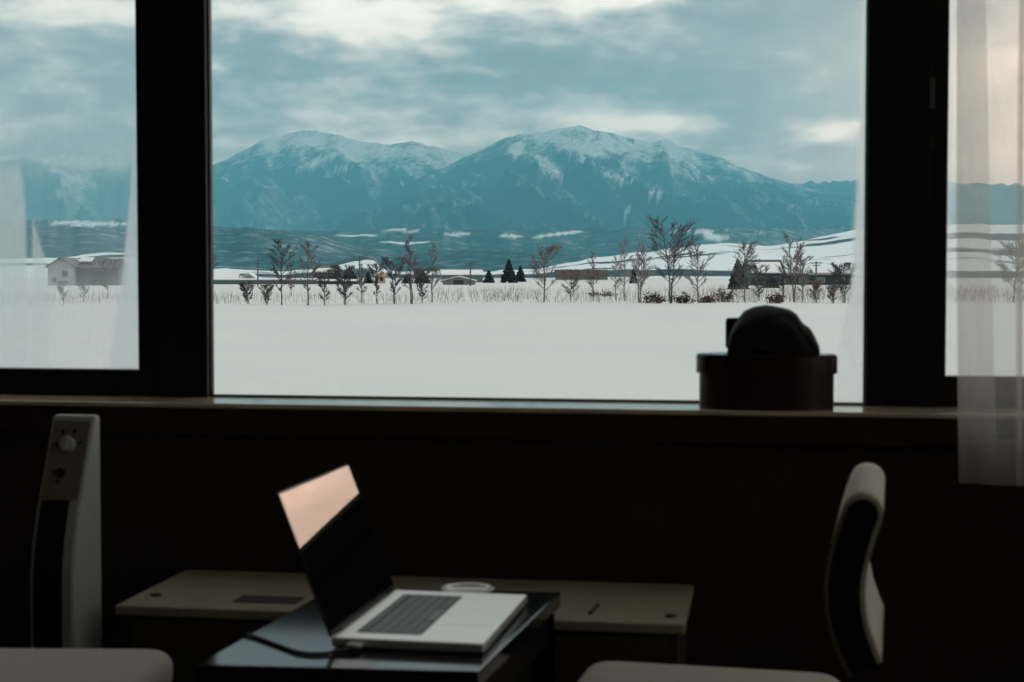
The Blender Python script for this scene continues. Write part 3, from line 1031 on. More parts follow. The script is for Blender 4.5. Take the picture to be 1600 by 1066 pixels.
# ------------------------------------------------------------------ farm buildings
def building(name, px0, px1, pyb, y_eave, y_ridge, depth, yaw, wall, roof, label, gable='x', wins=(), over=0.4, snow_part=0.0, balcony=False, cat='building', pane=None):
    """long low building; ridge along its length ('x') or along its depth ('y')"""
    D = gdist(pyb)
    c = U((px0 + px1) / 2, pyb, D)
    root = empty(name, (c.x, D, GZ - 0.05), yaw)
    L = (px1 - px0) * D / F / 2
    k = D / F
    he, hr = (pyb - y_eave) * k, (pyb - y_ridge) * k
    d = depth / 2
    w = MB()
    if gable == 'x':
        w.prism([(-d, 0), (d, 0), (d, he), (0, hr - 0.05), (-d, he)], 'x', -L, L)
    else:
        w.prism([(-L, 0), (L, 0), (L, he), (0, hr - 0.05), (-L, he)], 'y', -d, d)
    w.build('walls', wall, root)
    th = 0.16
    sl = (hr - he) / (d if gable == 'x' else L)
    for sg in (-1, 1):
        e = (d if gable == 'x' else L) + over
        ze = he - sl * over
        prof = [(0, hr), (sg * e, ze), (sg * e, ze + th), (0, hr + th)]
        r = MB()
        if gable == 'x':
            r.prism(prof, 'x', -L - over, L + over)
        else:
            r.prism(prof, 'y', -d - over, d + over)
        r.build('roof_slope', roof, root)
        if snow_part:
            prof2 = [(sg * e * (1 - snow_part), hr + (ze - hr) * (1 - snow_part) + th), (sg * e * 0.98, ze + th), (sg * e * 0.98, ze + th + 0.25), (sg * e * (1 - snow_part), hr + (ze - hr) * (1 - snow_part) + th + 0.25)]
            q = MB()
            q.prism(prof2, 'x' if gable == 'x' else 'y', -L * 0.95 if gable == 'x' else -d, L * 0.95 if gable == 'x' else d)
            q.build('roof_snow', M['roof_snow'], root)
    yf = -d
    for (fx, fz, ww, wh) in wins:
        x, z = -L + 2 * L * fx, he * fz
        f = MB().box(x - ww / 2 - .08, x + ww / 2 + .08, yf - 0.06, yf + 0.02, z - wh / 2 - .08, z + wh / 2 + .08).build('window', M['house_white'] if wall is not M['house_white'] else M['house_grey'], root)
        MB().box(x - ww / 2, x + ww / 2, yf - 0.08, yf - 0.05, z - wh / 2, z + wh / 2).build('pane', pane or M['glass_dark'], f)
    if balcony:
        b = MB().box(-L * 0.98, L * 0.98, yf - 1.1, yf, he * 0.46, he * 0.50).build('balcony', M['roof_dark'], root)
        rl = MB().box(-L * 0.98, L * 0.98, yf - 1.1, yf - 1.04, he * 0.64, he * 0.67)
        for k2 in range(9):
            x = -L * 0.98 + 2 * L * 0.98 * k2 / 8
            rl.box(x - .04, x + .04, yf - 1.1, yf - 1.04, he * 0.5, he * 0.64)
        rl.build('railing', M['roof_dark'], b)
    tag(root, label, cat, 'farm buildings across the plain')
    return root


# farmhouse in the left window: a pale gable wing and a long wing with a balcony
g = building('farmhouse', 85, 126, 446, 416, 403.5, 9.0, 0.0, M['house_white'], M['roof_dark'], 'pale two-storey farmhouse with dark roof in the left window', 'y',
             wins=((0.66, 0.62, 0.9, 1.0), (0.25, 0.3, 0.7, 0.8)), over=0.5, cat='house')
k_ = gdist(446) / F
L0, L1 = (126 - 105.5) * k_, (190 - 105.5) * k_
he_, hr_ = (446 - 417) * k_, (446 - 405) * k_
MB().prism([(-2.4, 0), (4.4, 0), (4.4, he_), (1.0, hr_ - .1), (-2.4, he_)], 'x', L0, L1).build('long_wing', M['house_grey'], g)
for sg in (-1, 1):
    MB().prism([(1.0, hr_), (1.0 + sg * 3.9, he_ - 0.35), (1.0 + sg * 3.9, he_ - 0.17), (1.0, hr_ + 0.18)], 'x', L0 - .2, L1 + .4).build('roof_slope', M['roof_dark'], g)
MB().prism([(0.6, hr_ + .05), (-1.4, he_ + 0.95), (-1.4, he_ + 1.2), (0.6, hr_ + .4)], 'x', L0 + .1, L0 + 2.6).build('roof_snow', M['roof_snow'], g)
bl = MB().box(L0, L1, -3.6, -2.4, he_ * 0.46, he_ * 0.53).build('balcony', M['roof_dark'], g)
rl = MB().box(L0, L1, -3.6, -3.5, he_ * 0.64, he_ * 0.68)
for k2 in range(8):
    x = L0 + (L1 - L0) * k2 / 7
    rl.box(x - .05, x + .05, -3.6, -3.5, he_ * 0.52, he_ * 0.95)
rl.build('railing', M['roof_dark'], bl)
for fx in (0.12, 0.32, 0.55, 0.78):
    for fz in (0.28, 0.72):
        x, z = L0 + (L1 - L0) * fx, he_ * fz
        f = MB().box(x - .55, x + .55, -2.46, -2.38, z - .5, z + .5).build('window', M['house_white'], g)
        MB().box(x - .45, x + .45, -2.5, -2.45, z - .4, z + .4).build('pane', M['glass_dark'], f)

building('cottage', 334, 372, 440, 434, 426, 8, 0.1, M['house_grey'], M['roof_snow'], 'low snow roofed cottage nearest the left window post', 'x', ((0.3, 0.5, 2.2, 1.0), (0.7, 0.5, 2.2, 1.0)), cat='house')
building('cottage', 379, 404, 440, 435, 427, 8, 0.0, M['house_white'], M['roof_snow'], 'small snow roofed cottage with front gable beside the utility pole', 'y', ((0.5, 0.9, 1.6, 1.0),), cat='house')
building('long_shed', 326, 492, 444, 437, 435.5, 6, 0.0, M['house_green'], M['roof_snow'], 'very long low grey green shed behind the leftmost large trees', 'x')
building('dark_roofed_house', 492, 526, 443, 426, 416, 9, 0.15, M['house_brown'], M['roof_dark'], 'dark roofed house between the leftmost trees and round evergreen', 'x', ((0.25, 0.5, 2.0, 1.2), (0.7, 0.5, 2.0, 1.2)), snow_part=0.5, cat='house')
building('low_shed', 500, 560, 444, 439, 437, 6, 0.0, M['house_dark'], M['roof_snow'], 'low dark shed under the round evergreen', 'x')
building('salmon_lit_shed', 588, 600, 443, 429, 424, 6, 0.2, M['house_orange_lit'], M['roof_snow'], 'small salmon coloured shed, orange light put into its siding', 'y', ((0.5, 0.5, 0.8, 0.9),), cat='shed')
building('twin_shed', 690, 752, 441, 429, 422, 10, 0.1, M['house_green'], M['roof_snow'], 'wide grey shed with snow roof behind the arched shed', 'x', ((0.2, 0.5, 1.8, 1.0), (0.6, 0.5, 1.8, 1.0)), cat='shed')
building('arched_shed', 693, 742, 445, 438, 432, 8, 0.0, M['house_grey'], M['roof_snow'], 'low shed with snow roof and front gable left of evergreens', 'y', ((0.5, 0.5, 2.2, 1.2),), cat='shed')
building('brown_shed', 868, 948, 437.5, 431, 422, 12, 0.0, M['house_grey'], M['house_brown'], 'long brown shed in the middle of the plain', 'x', ((0.3, 0.5, 2, 1.2), (0.7, 0.5, 2, 1.2)), snow_part=0.0, cat='shed')
building('snow_roofed_barn', 1166, 1217, 446, 427, 407, 12, 0.0, M['house_dark'], M['house_dark'], 'dark barn with a snow covered roof above the hat', 'x', ((0.3, 0.5, 1.6, 1.0), (0.75, 0.5, 1.6, 1.0)), snow_part=0.75, cat='barn')
building('long_dark_building', 1200, 1322, 445, 430, 427.5, 10, 0.0, M['house_dark'], M['roof_dark'], 'long flat dark building right of the barn', 'x',
         ((0.12, 0.5, 1.6, 1.0), (0.4, 0.55, 1.8, 1.2), (0.62, 0.5, 1.4, 1.0), (0.86, 0.6, 1.8, 0.8)), pane=M['house_grey'])
building('far_cottage', 1268, 1300, 436.5, 426, 419, 14, 0.0, M['house_grey'], M['roof_snow'], 'pale snow roofed house behind the long dark building', 'x', ((0.5, 0.6, 4, 1.6),), cat='house')


def pole(px, pyb, pyt, label):
    D = gdist(pyb)
    b = U(px, pyb, D)
    h = (pyb - pyt) * D / F
    root = empty('utility_pole', (b.x, D, GZ - 0.05))
    MB().tube([(0, 0, 0), (0, 0, h)], [0.15, 0.10], 8).build('post', M['pole'], root)
    MB().box(-0.9, 0.9, -0.06, 0.06, h * 0.93, h * 0.93 + 0.12).box(-0.6, 0.6, -0.06, 0.06, h * 0.85, h * 0.85 + 0.1).build('crossarm', M['pole'], root)
    tag(root, label, 'pole', 'utility poles on the plain')


pole(403, 446, 405, 'utility pole beside the small gabled cottage at left')
pole(735, 447, 409, 'utility pole standing at the right end of the arched shed')
pole(562, 446, 401, 'utility pole left of the salmon coloured shed')
pole(1275, 452, 408, 'utility pole in front of the long dark building')

# ------------------------------------------------------------------ low convector cabinet under the window
CH = 0.42
fl, fr_ = UZ(179, 946, CH), UZ(1070, 976, CH)
ex = (fr_ - fl)
ex.z = 0
clen = ex.length
rz = math.atan2(ex.y, ex.x)
cab = empty('convector_cabinet', (fl.x, fl.y, 0), rz)
cdep = 0.42
# stay clear of the wall
while True:
    pr = Matrix.Rotation(rz, 3, 'Z') @ Vector((0, cdep, 0)) + fl
    pr2 = Matrix.Rotation(rz, 3, 'Z') @ Vector((clen, cdep, 0)) + fl
    if max((pr - W0).dot(WN), (pr2 - W0).dot(WN)) < 0.0:
        break
    cdep -= 0.01
MB().box(0.015, clen - 0.015, 0.015, cdep - 0.01, 0.04, CH - 0.022).build('body', M['conv_front'], cab)
MB().box(0, clen, 0, cdep, CH - 0.022, CH).build('top_panel', M['conv'], cab, bevel=0.004)
MB().box(0.03, clen - 0.03, 0.05, cdep - 0.03, 0.0, 0.04).build('plinth', M['black_wood'], cab)
for k in range(3):
    x0 = 0.03 + k * (clen - 0.06) / 3
    MB().box(x0 + 0.006, x0 + (clen - 0.06) / 3 - 0.006, 0.005, 0.016, 0.05, CH - 0.03).build('front_panel', M['conv_front'], cab, bevel=0.002)
# fittings on the top: dark control recess, pressed oval, screws, joint strips
inv = Matrix.Translation((fl.x, fl.y, 0)) @ Matrix.Rotation(rz, 4, 'Z')
inv = inv.inverted()


def on_cab(px, py):
    return inv @ UZ(px, py, CH)


p = on_cab(420, 938)
MB().box(p.x - 0.07, p.x + 0.07, p.y - 0.035, p.y + 0.035, CH - 0.001, CH + 0.002).build('control_flap', M['conv_dark'], cab)
p = on_cab(330, 910)
MB().lathe([(0.075, 0.0), (0.072, 0.0015), (0.066, 0.0022), (0.058, 0.0012), (0.0, 0.0008)], 32, 1.0, 0.8).build('pressed_ring', M['conv'], cab, smooth=True).location = (p.x, min(p.y, cdep - 0.08), CH)
for q in ((243, 931), (1048, 964)):
    p = on_cab(*q)
    MB().lathe([(0.012, 0.0), (0.012, 0.004), (0.0, 0.005)], 16).build('screw', M['conv_dark'], cab).location = (p.x, p.y, CH)
p0, p1 = on_cab(922, 960), on_cab(934, 947)
MB().tube([(p0.x, p0.y, CH + .002), (p1.x, p1.y, CH + .002)], 0.004, 6).build('joint_strip', M['conv_dark'], cab)
tag(cab, 'long low olive beige convector cabinet against the wall under the window', 'cabinet')

# ------------------------------------------------------------------ tower heater
hz_top = 0.0
HD = 3.5
hb = U(159, 800, HD)
h_rz = -TH
heater = empty('tower_heater', (hb.x, hb.y, 0), h_rz)
HW, HT = 0.100, CZ - (652 - HOR) / F * (HD - 0.06)      # width, height
# side profile (y toward the wall is +): base is deep, the front leans back in a curve to the top
front = []
for k in range(13):
    t = k / 12
    z = 0.03 + (HT - 0.03) * t
    y = -0.148 + 0.118 * sstep(t, 0.55, 1.15) ** 1.0 * 1.2
    front.append((y, z))
prof = [(0.0, 0.03)] + front + [(0.0, HT)]
hbm = MB().prism(prof, 'x', -HW, 0.0)
body = hbm.build('body', M['heater_white'], heater, bevel=0.008, seg=3)
MB().lathe([(0.0, 0.0), (0.12, 0.0), (0.125, 0.012), (0.10, 0.03), (0.0, 0.03)], 40, 0.85, 1.0).build('foot', M['heater_white'], heater, smooth=True).location = (-HW / 2, -0.075, 0)


def front_at(z):
    for (y0, z0), (y1, z1) in zip(front, front[1:]):
        if z <= z1:
            t = (z - z0) / (z1 - z0)
            return y0 + (y1 - y0) * t, math.atan2(y1 - y0, z1 - z0)
    return front[-1][0], math.atan2(front[-1][0] - front[-2][0], front[-1][1] - front[-2][1])


def strip(x0, x1, z0, z1, off, n=10):
    """skin following the curved front"""
    vs, fs = [], []
    for k in range(n + 1):
        z = z0 + (z1 - z0) * k / n
        y, _ = front_at(z)
        for (x, o) in ((x0, 0.004), (x0, -off), (x1, -off), (x1, 0.004)):
            vs.append((x, y + o, z))
    for k in range(n):
        a = 4 * k
        for q in range(4):
            fs.append((a + q, a + (q + 1) % 4, a + 4 + (q + 1) % 4, a + 4 + q))
    fs += [(0, 1, 2, 3), (4 * n + 3, 4 * n + 2, 4 * n + 1, 4 * n)]
    return MB().add(vs, fs)


z_gr = CZ - (786 - HOR) / F * (HD - 0.12)
strip(-HW + 0.008, -0.008, z_gr + 0.002, HT - 0.012, 0.003).build('control_panel', M['heater_face'], heater)
gr = strip(-HW + 0.01, -0.026, 0.10, z_gr, 0.002).build('air_grille', M['black_plastic'], heater)
for k in range(14):
    x = -HW + 0.015 + k * (HW - 0.046) / 13
    o = strip(x, x + 0.0025, 0.11, z_gr - 0.01, 0.005, 8).build('grille_slat', M['black_plastic'], gr)


def on_front(x, z, off=0.003):
    y, a = front_at(z)
    return Vector((x, y - off, z)), a


p, a = on_front(-HW * 0.50, HT - 0.062)
kn = MB().lathe([(0.0, 0.0), (0.017, 0.0), (0.0165, 0.012), (0.014, 0.014), (0.0, 0.014)], 24).box(-0.0035, 0.0035, -0.016, 0.016, 0.012, 0.019).build('dial_knob', M['heater_white'], heater)
kn.location = p
kn.rotation_euler = (math.pi / 2 - a, 0, 0.0)
for k, (dx, dz) in enumerate(((-0.016, 0.026), (0.010, 0.028), (0.026, 0.004), (-0.030, 0.002))):
    q, a = on_front(-HW * 0.50 + dx, HT - 0.062 + dz)
    mk = MB().box(-0.003, 0.003, -0.006, 0.006, -0.001, 0.001).build('dial_mark', M['black_plastic'], heater)
    mk.location = q
    mk.rotation_euler = (math.pi / 2 - a, math.atan2(dx, dz), 0)
p, a = on_front(-HW * 0.56, HT - 0.12)
kk = MB().lathe([(0.0, 0.0), (0.010, 0.0), (0.009, 0.008), (0.0, 0.009)], 20).build('power_button', M['black_plastic'], heater)
kk.location = p
kk.rotation_euler = (math.pi / 2 - a, 0, 0)
for dx, dz in ((-0.014, 0.001), (-0.004, -0.018)):
    q, a = on_front(-HW * 0.56 + dx, HT - 0.12 + dz)
    mk = MB().box(-0.004, 0.004, -0.003, 0.003, -0.001, 0.001).build('button_mark', M['black_plastic'], heater)
    mk.location = q
    mk.rotation_euler = (math.pi / 2 - a, 0, 0)
tag(heater, 'slim white tower heater with dial and black grille by the left window', 'heater')

# ------------------------------------------------------------------ table
TZ = 0.54
c_fl, c_fr, c_br = UZ(305, 1039, TZ), UZ(747, 1050, TZ), UZ(876, 925, TZ)
c_bl = c_fl + (c_br - c_fr)
tc_ = (c_fl + c_br) / 2
table = empty('low_table', (tc_.x, tc_.y, 0))
poly = [(p.x - tc_.x, p.y - tc_.y) for p in (c_fl, c_fr, c_br, c_bl)]
MB().prism(poly, 'z', TZ - 0.028, TZ).build('tabletop', M['tabletop'], table, bevel=0.003)
ins = [(x * 0.93, y * 0.93) for x, y in poly]
for i in range(4):
    a, b = Vector((*ins[i], 0)), Vector((*ins[(i + 1) % 4], 0))
    n_ = (b - a).normalized()
    t_ = Vector((-n_.y, n_.x, 0)) * 0.018
    a2, b2 = a + t_, b + t_
    MB().prism([(a.x, a.y), (b.x, b.y), (b2.x, b2.y), (a2.x, a2.y)], 'z', TZ - 0.09, TZ - 0.028).build('apron', M['black_wood'], table)
for (x, y) in ins:
    x, y = x * 0.95, y * 0.95
    MB().prism([(x - .02, y - .02), (x + .02, y - .02), (x + .02, y + .02), (x - .02, y + .02)], 'z', 0, TZ - 0.03).build('leg', M['black_wood'], table, bevel=0.002)
tag(table, 'low dark glossy table carrying the laptop', 'table')

# ------------------------------------------------------------------ laptop
LT = 0.0155
zt = TZ + 0.002 + LT
n_h, n_f, f_f = UZ(517, 996, zt), UZ(757, 1005, zt), UZ(831, 929, zt)
axx = n_f - n_h
axx.z = 0
LD = axx.length
LW = ((f_f - n_f) - axx.normalized() * (f_f - n_f).dot(axx.normalized())).length
LW = 0.385
rz = math.radians(-10.6)
lap = empty('laptop', (n_h.x, n_h.y, TZ), rz)
MB().box(0, LD, 0, LW, 0.002, 0.002 + LT).build('base', M['alu'], lap, bevel=0.004, seg=3)
for x in (0.02, LD - 0.02):
    for y in (0.03, LW - 0.03):
        MB().lathe([(0.0, 0.0), (0.008, 0.0), (0.008, 0.003), (0.0, 0.003)], 12).build('rubber_foot', M['black_plastic'], lap).location = (x, y, 0)
zt_l = 0.002 + LT
kb = MB().box(0.028, 0.134, 0.042, LW - 0.042, zt_l - 0.001, zt_l + 0.0004).build('keyboard', M['keywell'], lap)
key_me = MB().box(-0.0078, 0.0078, -0.0083, 0.0083, 0, 0.0014).build('key', M['keys'], kb)
kx0, ky0 = 0.028 + 0.010, 0.042 + 0.0105
nk = 14
pit = (LW - 0.084 - 0.021) / (nk - 1)
first = True
for r in range(6):
    x = kx0 + r * 0.0172
    c = 0
    while c < nk:
        y = LW - ky0 - c * pit if False else ky0 + c * pit
        span = 5 if (r == 5 and c == 4) else 1
        o = key_me if first else key_me.copy()
        if not first:
            COL.objects.link(o)
        first = False
        o.parent = kb
        o.location = (x, y + (span - 1) * pit / 2, zt_l + 0.0004)
        o.scale = (0.55 if r == 0 else 1.0, 1 + (span - 1) * 1.14 if span > 1 else 1.0, 1)
        c += span
MB().box(0.144, LD - 0.012, LW * 0.5 - 0.072, LW * 0.5 + 0.072, zt_l - 0.0005, zt_l + 0.0003).build('trackpad', M['alu'], lap, bevel=0.0002, seg=1)
lid = empty('lid_pivot')
lid_t = math.radians(21.5)
LL = LD * 0.985
lm = MB().box(-0.0055, 0.0, 0.0, LW, 0.0, LL).build('lid', M['black_plastic'], lap, bevel=0.002)
bpy.data.objects.remove(lid)
lm.location = (0.002, 0, zt_l + 0.001)
lm.rotation_euler = (0, -lid_t, 0)
MB().box(-0.0002, 0.0009, 0.003, LW - 0.003, 0.010, LL - 0.003).build('screen', M['screen'], lm)
MB().tube([(0.0, 0.05, zt_l - 0.001), (0.0, LW - 0.05, zt_l - 0.001)], 0.005, 12).build('hinge', M['black_plastic'], lap)
tag(lap, 'open silver laptop with dark keyboard standing on the low table', 'laptop')

# charging lead: white plug in the near side, dark cord curling off to the left
cord = empty('charging_cord', (n_h.x, n_h.y, TZ), rz)
MB().box(0.030, 0.052, -0.020, -0.0005, 0.006, 0.012).build('plug', M['white_plastic'], cord, bevel=0.002)
iw = (Matrix.Translation((n_h.x, n_h.y, TZ)) @ Matrix.Rotation(rz, 4, 'Z')).inverted()
ctrl = [(550, 1012), (530, 1016), (512, 1021), (490, 1022), (465, 1019), (440, 1010), (418, 1002), (402, 996), (393, 993)]
pts = [iw @ UZ(a, b, TZ + 0.003) for a, b in ctrl]
pts[0] = Vector((0.041, -0.020, 0.009))
pts[1] = Vector((0.028, -0.030, 0.006))
sm_pts = []
for i in range(len(pts) - 1):
    p0, p1, p2, p3 = pts[max(i - 1, 0)], pts[i], pts[i + 1], pts[min(i + 2, len(pts) - 1)]
    for k in range(5):
        t = k / 5
        sm_pts.append(0.5 * ((2 * p1) + (p2 - p0) * t + (2 * p0 - 5 * p1 + 4 * p2 - p3) * t * t + (3 * p1 - p0 - 3 * p2 + p3) * t ** 3))
sm_pts.append(pts[-1])
for q in sm_pts:
    q.z = max(q.z, 0.0031)
# over the table's left edge and down
q = sm_pts[-1]
sm_pts += [q + Vector((-0.008, 0.003, 0.0003)), q + Vector((-0.016, 0.006, -0.003)), q + Vector((-0.021, 0.007, -0.02)), q + Vector((-0.022, 0.008, -0.16)), q + Vector((-0.022, 0.008, -0.40))]
MB().tube(sm_pts, 0.003, 8).build('lead', M['cable'], cord, smooth=True)
tag(cord, 'dark charging cord with a white plug beside the laptop', 'cord')

# white dish behind the laptop
dp = UZ(730, 919, TZ + 0.009)
dish = MB().lathe([(0.0, 0.0), (0.034, 0.0), (0.038, 0.002), (0.048, 0.006), (0.050, 0.0085), (0.047, 0.0105), (0.041, 0.0095), (0.036, 0.005), (0.030, 0.0035), (0.0, 0.0035)], 48)
do = dish.build('white_dish', M['dish'], smooth=True)
do.location = (dp.x, dp.y, TZ)
tag(do, 'small round white dish on the table behind the laptop', 'dish')


# ------------------------------------------------------------------ chairs
def cushion(x0, x1, y0, y1, z0, z1, r, dome=0.008):
    bm = bmesh.new()
    bmesh.ops.create_cube(bm, size=1.0)
    for v in bm.verts:
        v.co = Vector(((x0 + x1) / 2 + v.co.x * (x1 - x0), (y0 + y1) / 2 + v.co.y * (y1 - y0), (z0 + z1) / 2 + v.co.z * (z1 - z0)))
    vert_edges = [e for e in bm.edges if abs(e.verts[0].co.z - e.verts[1].co.z) > 1e-4]
    bmesh.ops.bevel(bm, geom=vert_edges, offset=r * 1.9, segments=6, profile=0.5, affect='EDGES')
    hor = [e for e in bm.edges if abs(e.verts[0].co.z - e.verts[1].co.z) < 1e-4 and len(e.link_faces) == 2 and abs(e.link_faces[0].normal.dot(e.link_faces[1].normal)) < 0.5]
    bmesh.ops.bevel(bm, geom=hor, offset=r, segments=6, profile=0.5, affect='EDGES')
    m = MB()
    m.v = [tuple(v.co) for v in bm.verts]
    bm.verts.index_update()
    m.f = [tuple(v.index for v in f.verts) for f in bm.faces]
    bm.free()
    return m


def profile_solid(center, th, y0, y1, r_end=0.0):
    """thick band following an (x, z) centre line, swept along y; th is a list of half-thicknesses"""
    L, R = [], []
    n = len(center)
    for i, (x, z) in enumerate(center):
        a, b = center[max(i - 1, 0)], center[min(i + 1, n - 1)]
        d = Vector((b[0] - a[0], b[1] - a[1])).normalized()
        nx, nz = -d.y, d.x
        L.append((x + nx * th[i], z + nz * th[i]))
        R.append((x - nx * th[i], z - nz * th[i]))
    # rounded top
    a, b = center[1], center[0]
    d = Vector((b[0] - a[0], b[1] - a[1])).normalized()
    cap = []
    for k in range(1, 6):
        an = math.pi * k / 6
        nx, nz = d.y, -d.x
        cap.append((b[0] + (nx * -math.cos(an) * -1 + 0) * th[0] * -1 + d.x * math.sin(an) * th[0], b[1] + (nz * math.cos(an)) * -th[0] + d.y * math.sin(an) * th[0]))
    return L, R, cap


def sweep(center, th, ys, grow=0.0):
    """closed cross-section (rounded top) swept along y"""
    n = len(center)
    L, R = [], []
    for i, (x, z) in enumerate(center):
        a, b = center[max(i - 1, 0)], center[min(i + 1, n - 1)]
        d = Vector((b[0] - a[0], b[1] - a[1])).normalized()      # runs downward
        nrm = Vector((-d.y, d.x))
        t = th[i] + grow
        L.append((x - nrm.x * t, z - nrm.y * t))
        R.append((x + nrm.x * t, z + nrm.y * t))
    d = Vector((center[0][0] - center[1][0], center[0][1] - center[1][1])).normalized()
    c0, l0 = Vector(center[0]), Vector(L[0])
    rad = (l0 - c0).length
    v1 = (l0 - c0).normalized()
    cap = []
    for k in range(1, 8):
        an = math.pi * k / 8
        q = c0 + v1 * math.cos(an) * rad + d * math.sin(an) * rad
        cap.append((q.x, q.y))
    ring = L[::-1] + cap + R           # up the left side, over the top, down the right
    m = MB()
    k = len(ring)
    vs = [(x, y, z) for y in ys for (x, z) in ring]
    fs = []
    for j in range(len(ys) - 1):
        for i in range(k):
            fs.append((j * k + i, j * k + (i + 1) % k, (j + 1) * k + (i + 1) % k, (j + 1) * k + i))
    fs.append(tuple(range(k)))
    fs.append(tuple((len(ys) - 1) * k + i for i in range(k - 1, -1, -1)))
    m.add(vs, fs)
    return m


def lounge_chair(root, seat_w, seat_d, SZ, center, th, label, grp):
    """local frame: x points out through the back of the chair, y runs away from the viewer, z up; origin under the seat's middle"""
    hw, hd = seat_w / 2, seat_d / 2
    cushion(-hd, hd, -hw, hw, SZ - 0.075, SZ, 0.028).build('seat', M['fabric'], root, smooth=True)
    MB().box(-hd + 0.03, hd - 0.02, -hw + 0.03, hw - 0.03, SZ - 0.115, SZ - 0.076).build('seat_frame', M['black_wood'], root, bevel=0.004)
    for sx in (-1, 1):
        for sy in (-1, 1):
            x, y = sx * (hd - 0.05), sy * (hw - 0.055)
            MB().tube([(x + sx * 0.03, y + sy * 0.01, 0), (x, y, SZ - 0.11)], [0.014, 0.019], 12).build('leg', M['black_wood'], root)
    y0, y1 = -hw + 0.005, hw - 0.005
    ys = [y0 + (y1 - y0) * k / 6 for k in range(7)]
    bk = sweep(center, th, ys).build('backrest', M['cream_fabric'], root, smooth=False)
    for p in bk.data.polygons:
        p.use_smooth = len(p.vertices) == 4
    th2 = [t - 0.007 for t in th]
    for (a, b) in ((y0 - 0.006, y0 + 0.004), (y1 - 0.004, y1 + 0.006)):
        sweep(center, th2, [a, b]).build('side_panel', M['black_vinyl'], bk)
    tag(root, label, 'chair', grp)


CY = math.radians(-13.5)
SZ = 0.42
D_n = 2.38
k_ = D_n / F
near = U(1340, 1010, D_n)
exr = Vector((math.cos(CY), math.sin(CY), 0))
eyr = Vector((-math.sin(CY), math.cos(CY), 0))
SW, SDp = 0.43, 0.46
# the backrest's near end stands at 'near'; local x of that end relative to the chair's middle
path_px = [(1346, 806), (1337, 832), (1329, 862), (1322, 895), (1319, 927), (1321, 960), (1328, 994), (1342, 1032), (1352, 1052)]
xb = SDp / 2 + 0.03
ctr = near - exr * xb + eyr * (SW / 2)
ch1 = empty('lounge_chair', (ctr.x, ctr.y, 0), CY)
cen = [(xb + (x - 1340) * k_ * 1.02, CZ - (y - HOR) * k_) for x, y in path_px]
thk = [0.030, 0.0300, 0.0300, 0.0300, 0.0300, 0.0295, 0.029, 0.028, 0.027]
lounge_chair(ch1, SW, SDp, SZ, cen, thk, 'lounge chair with curved cream backrest at right, turned toward the table', 'lounge chairs at the low table')

CY2 = math.radians(178.5)
c2 = UZ(272, 1018, SZ)
ex2 = Vector((math.cos(CY2), math.sin(CY2), 0))
ey2 = Vector((-math.sin(CY2), math.cos(CY2), 0))
far_front = Vector((c2.x, UZ(200, 1010, SZ).y, 0))
ctr2 = far_front + ex2 * (SDp / 2) + ey2 * (SW / 2)
ch2 = empty('lounge_chair', (ctr2.x, ctr2.y, 0), CY2)
lounge_chair(ch2, SW, SDp, SZ, cen, thk, 'lounge chair with grey seat in the bottom left corner, in front of the heater', 'lounge chairs at the low table')

# ------------------------------------------------------------------ bentwood box, cap and device on the sill
bs, _ = wall_sz(1197, 600, 0.075)
bw = wall_sz(1308, 600, 0.075)[0] - wall_sz(1086, 600, 0.075)[0]
bh = CZ - (556 - HOR) / F * (to_world(bs, 0.0, 0).y) - ZS
box_loc = to_world(bs, 0.092, ZS)
bx = empty('bentwood_box', box_loc, -TH)
BSY = 0.53
rb_, rl_ = bw / 2 * 0.952, bw / 2
lid_h = 0.044
MB().lathe([(0.0, 0.0), (rb_, 0.0), (rb_, bh - lid_h + 0.01), (0.0, bh - lid_h + 0.01)], 72, 1, BSY).build('box_body', M['lacquer'], bx, smooth=False)
MB().lathe([(rb_ + 0.001, bh - lid_h), (rl_, bh - lid_h), (rl_, bh - 0.004), (rl_ - 0.004, bh), (0.0, bh)], 72, 1, BSY).build('box_lid', M['lid_top'], bx, smooth=False)
tag(bx, 'oval dark bentwood box with lid standing on the window sill', 'box')

ztop = ZS + bh
hk = to_world(bs, 0.05, 0).y / F          # metres per picture pixel there


def hx(px):
    return wall_sz(px, 550, 0.08)[0] - bs


hat = empty('peaked_cap', to_world(bs, 0.075, ztop + 0.001), -TH)
outline = [(1137, 20), (1141, 34), (1147, 45), (1154, 57), (1162, 67), (1178, 74), (1198, 77), (1217, 74), (1235, 69), (1245, 62), (1253, 49), (1265, 41), (1273, 28), (1280, 12)]
vs, fs = [], []
nsec, nang = 40, 26
x_lo, x_hi = hx(1137), hx(1280)
opts = [(hx(a), b * hk) for a, b in outline]
for i in range(nsec + 1):
    t = i / nsec
    x = x_lo + (x_hi - x_lo) * (0.5 - 0.5 * math.cos(math.pi * t))
    h = max(lerp_pts(opts, x), 0.004)
    wd = 0.060 * math.sqrt(max(0.0, 1 - (2 * t - 1) ** 2)) ** 0.6 * (1.0 if t < 0.75 else 0.9) + 0.004
    for k in range(nang + 1):
        a = math.pi * k / nang
        y = -math.cos(a) * wd
        z = max(0.0, math.sin(a)) ** 0.62 * h
        wr = 1 + 0.20 * noise.fractal((x * 16, y * 16, z * 18), 0.8, 2.0, 3) * math.sin(a) * (0.35 + 0.65 * abs(math.cos(a)))
        crease = 0.007 * math.exp(-((z - 0.62 * h - 0.02 * math.sin(x * 40)) / 0.009) ** 2) * (1 if y < 0 else 0)
        vs.append((x, y * wr + crease, z * (1 + (wr - 1) * 0.12)))
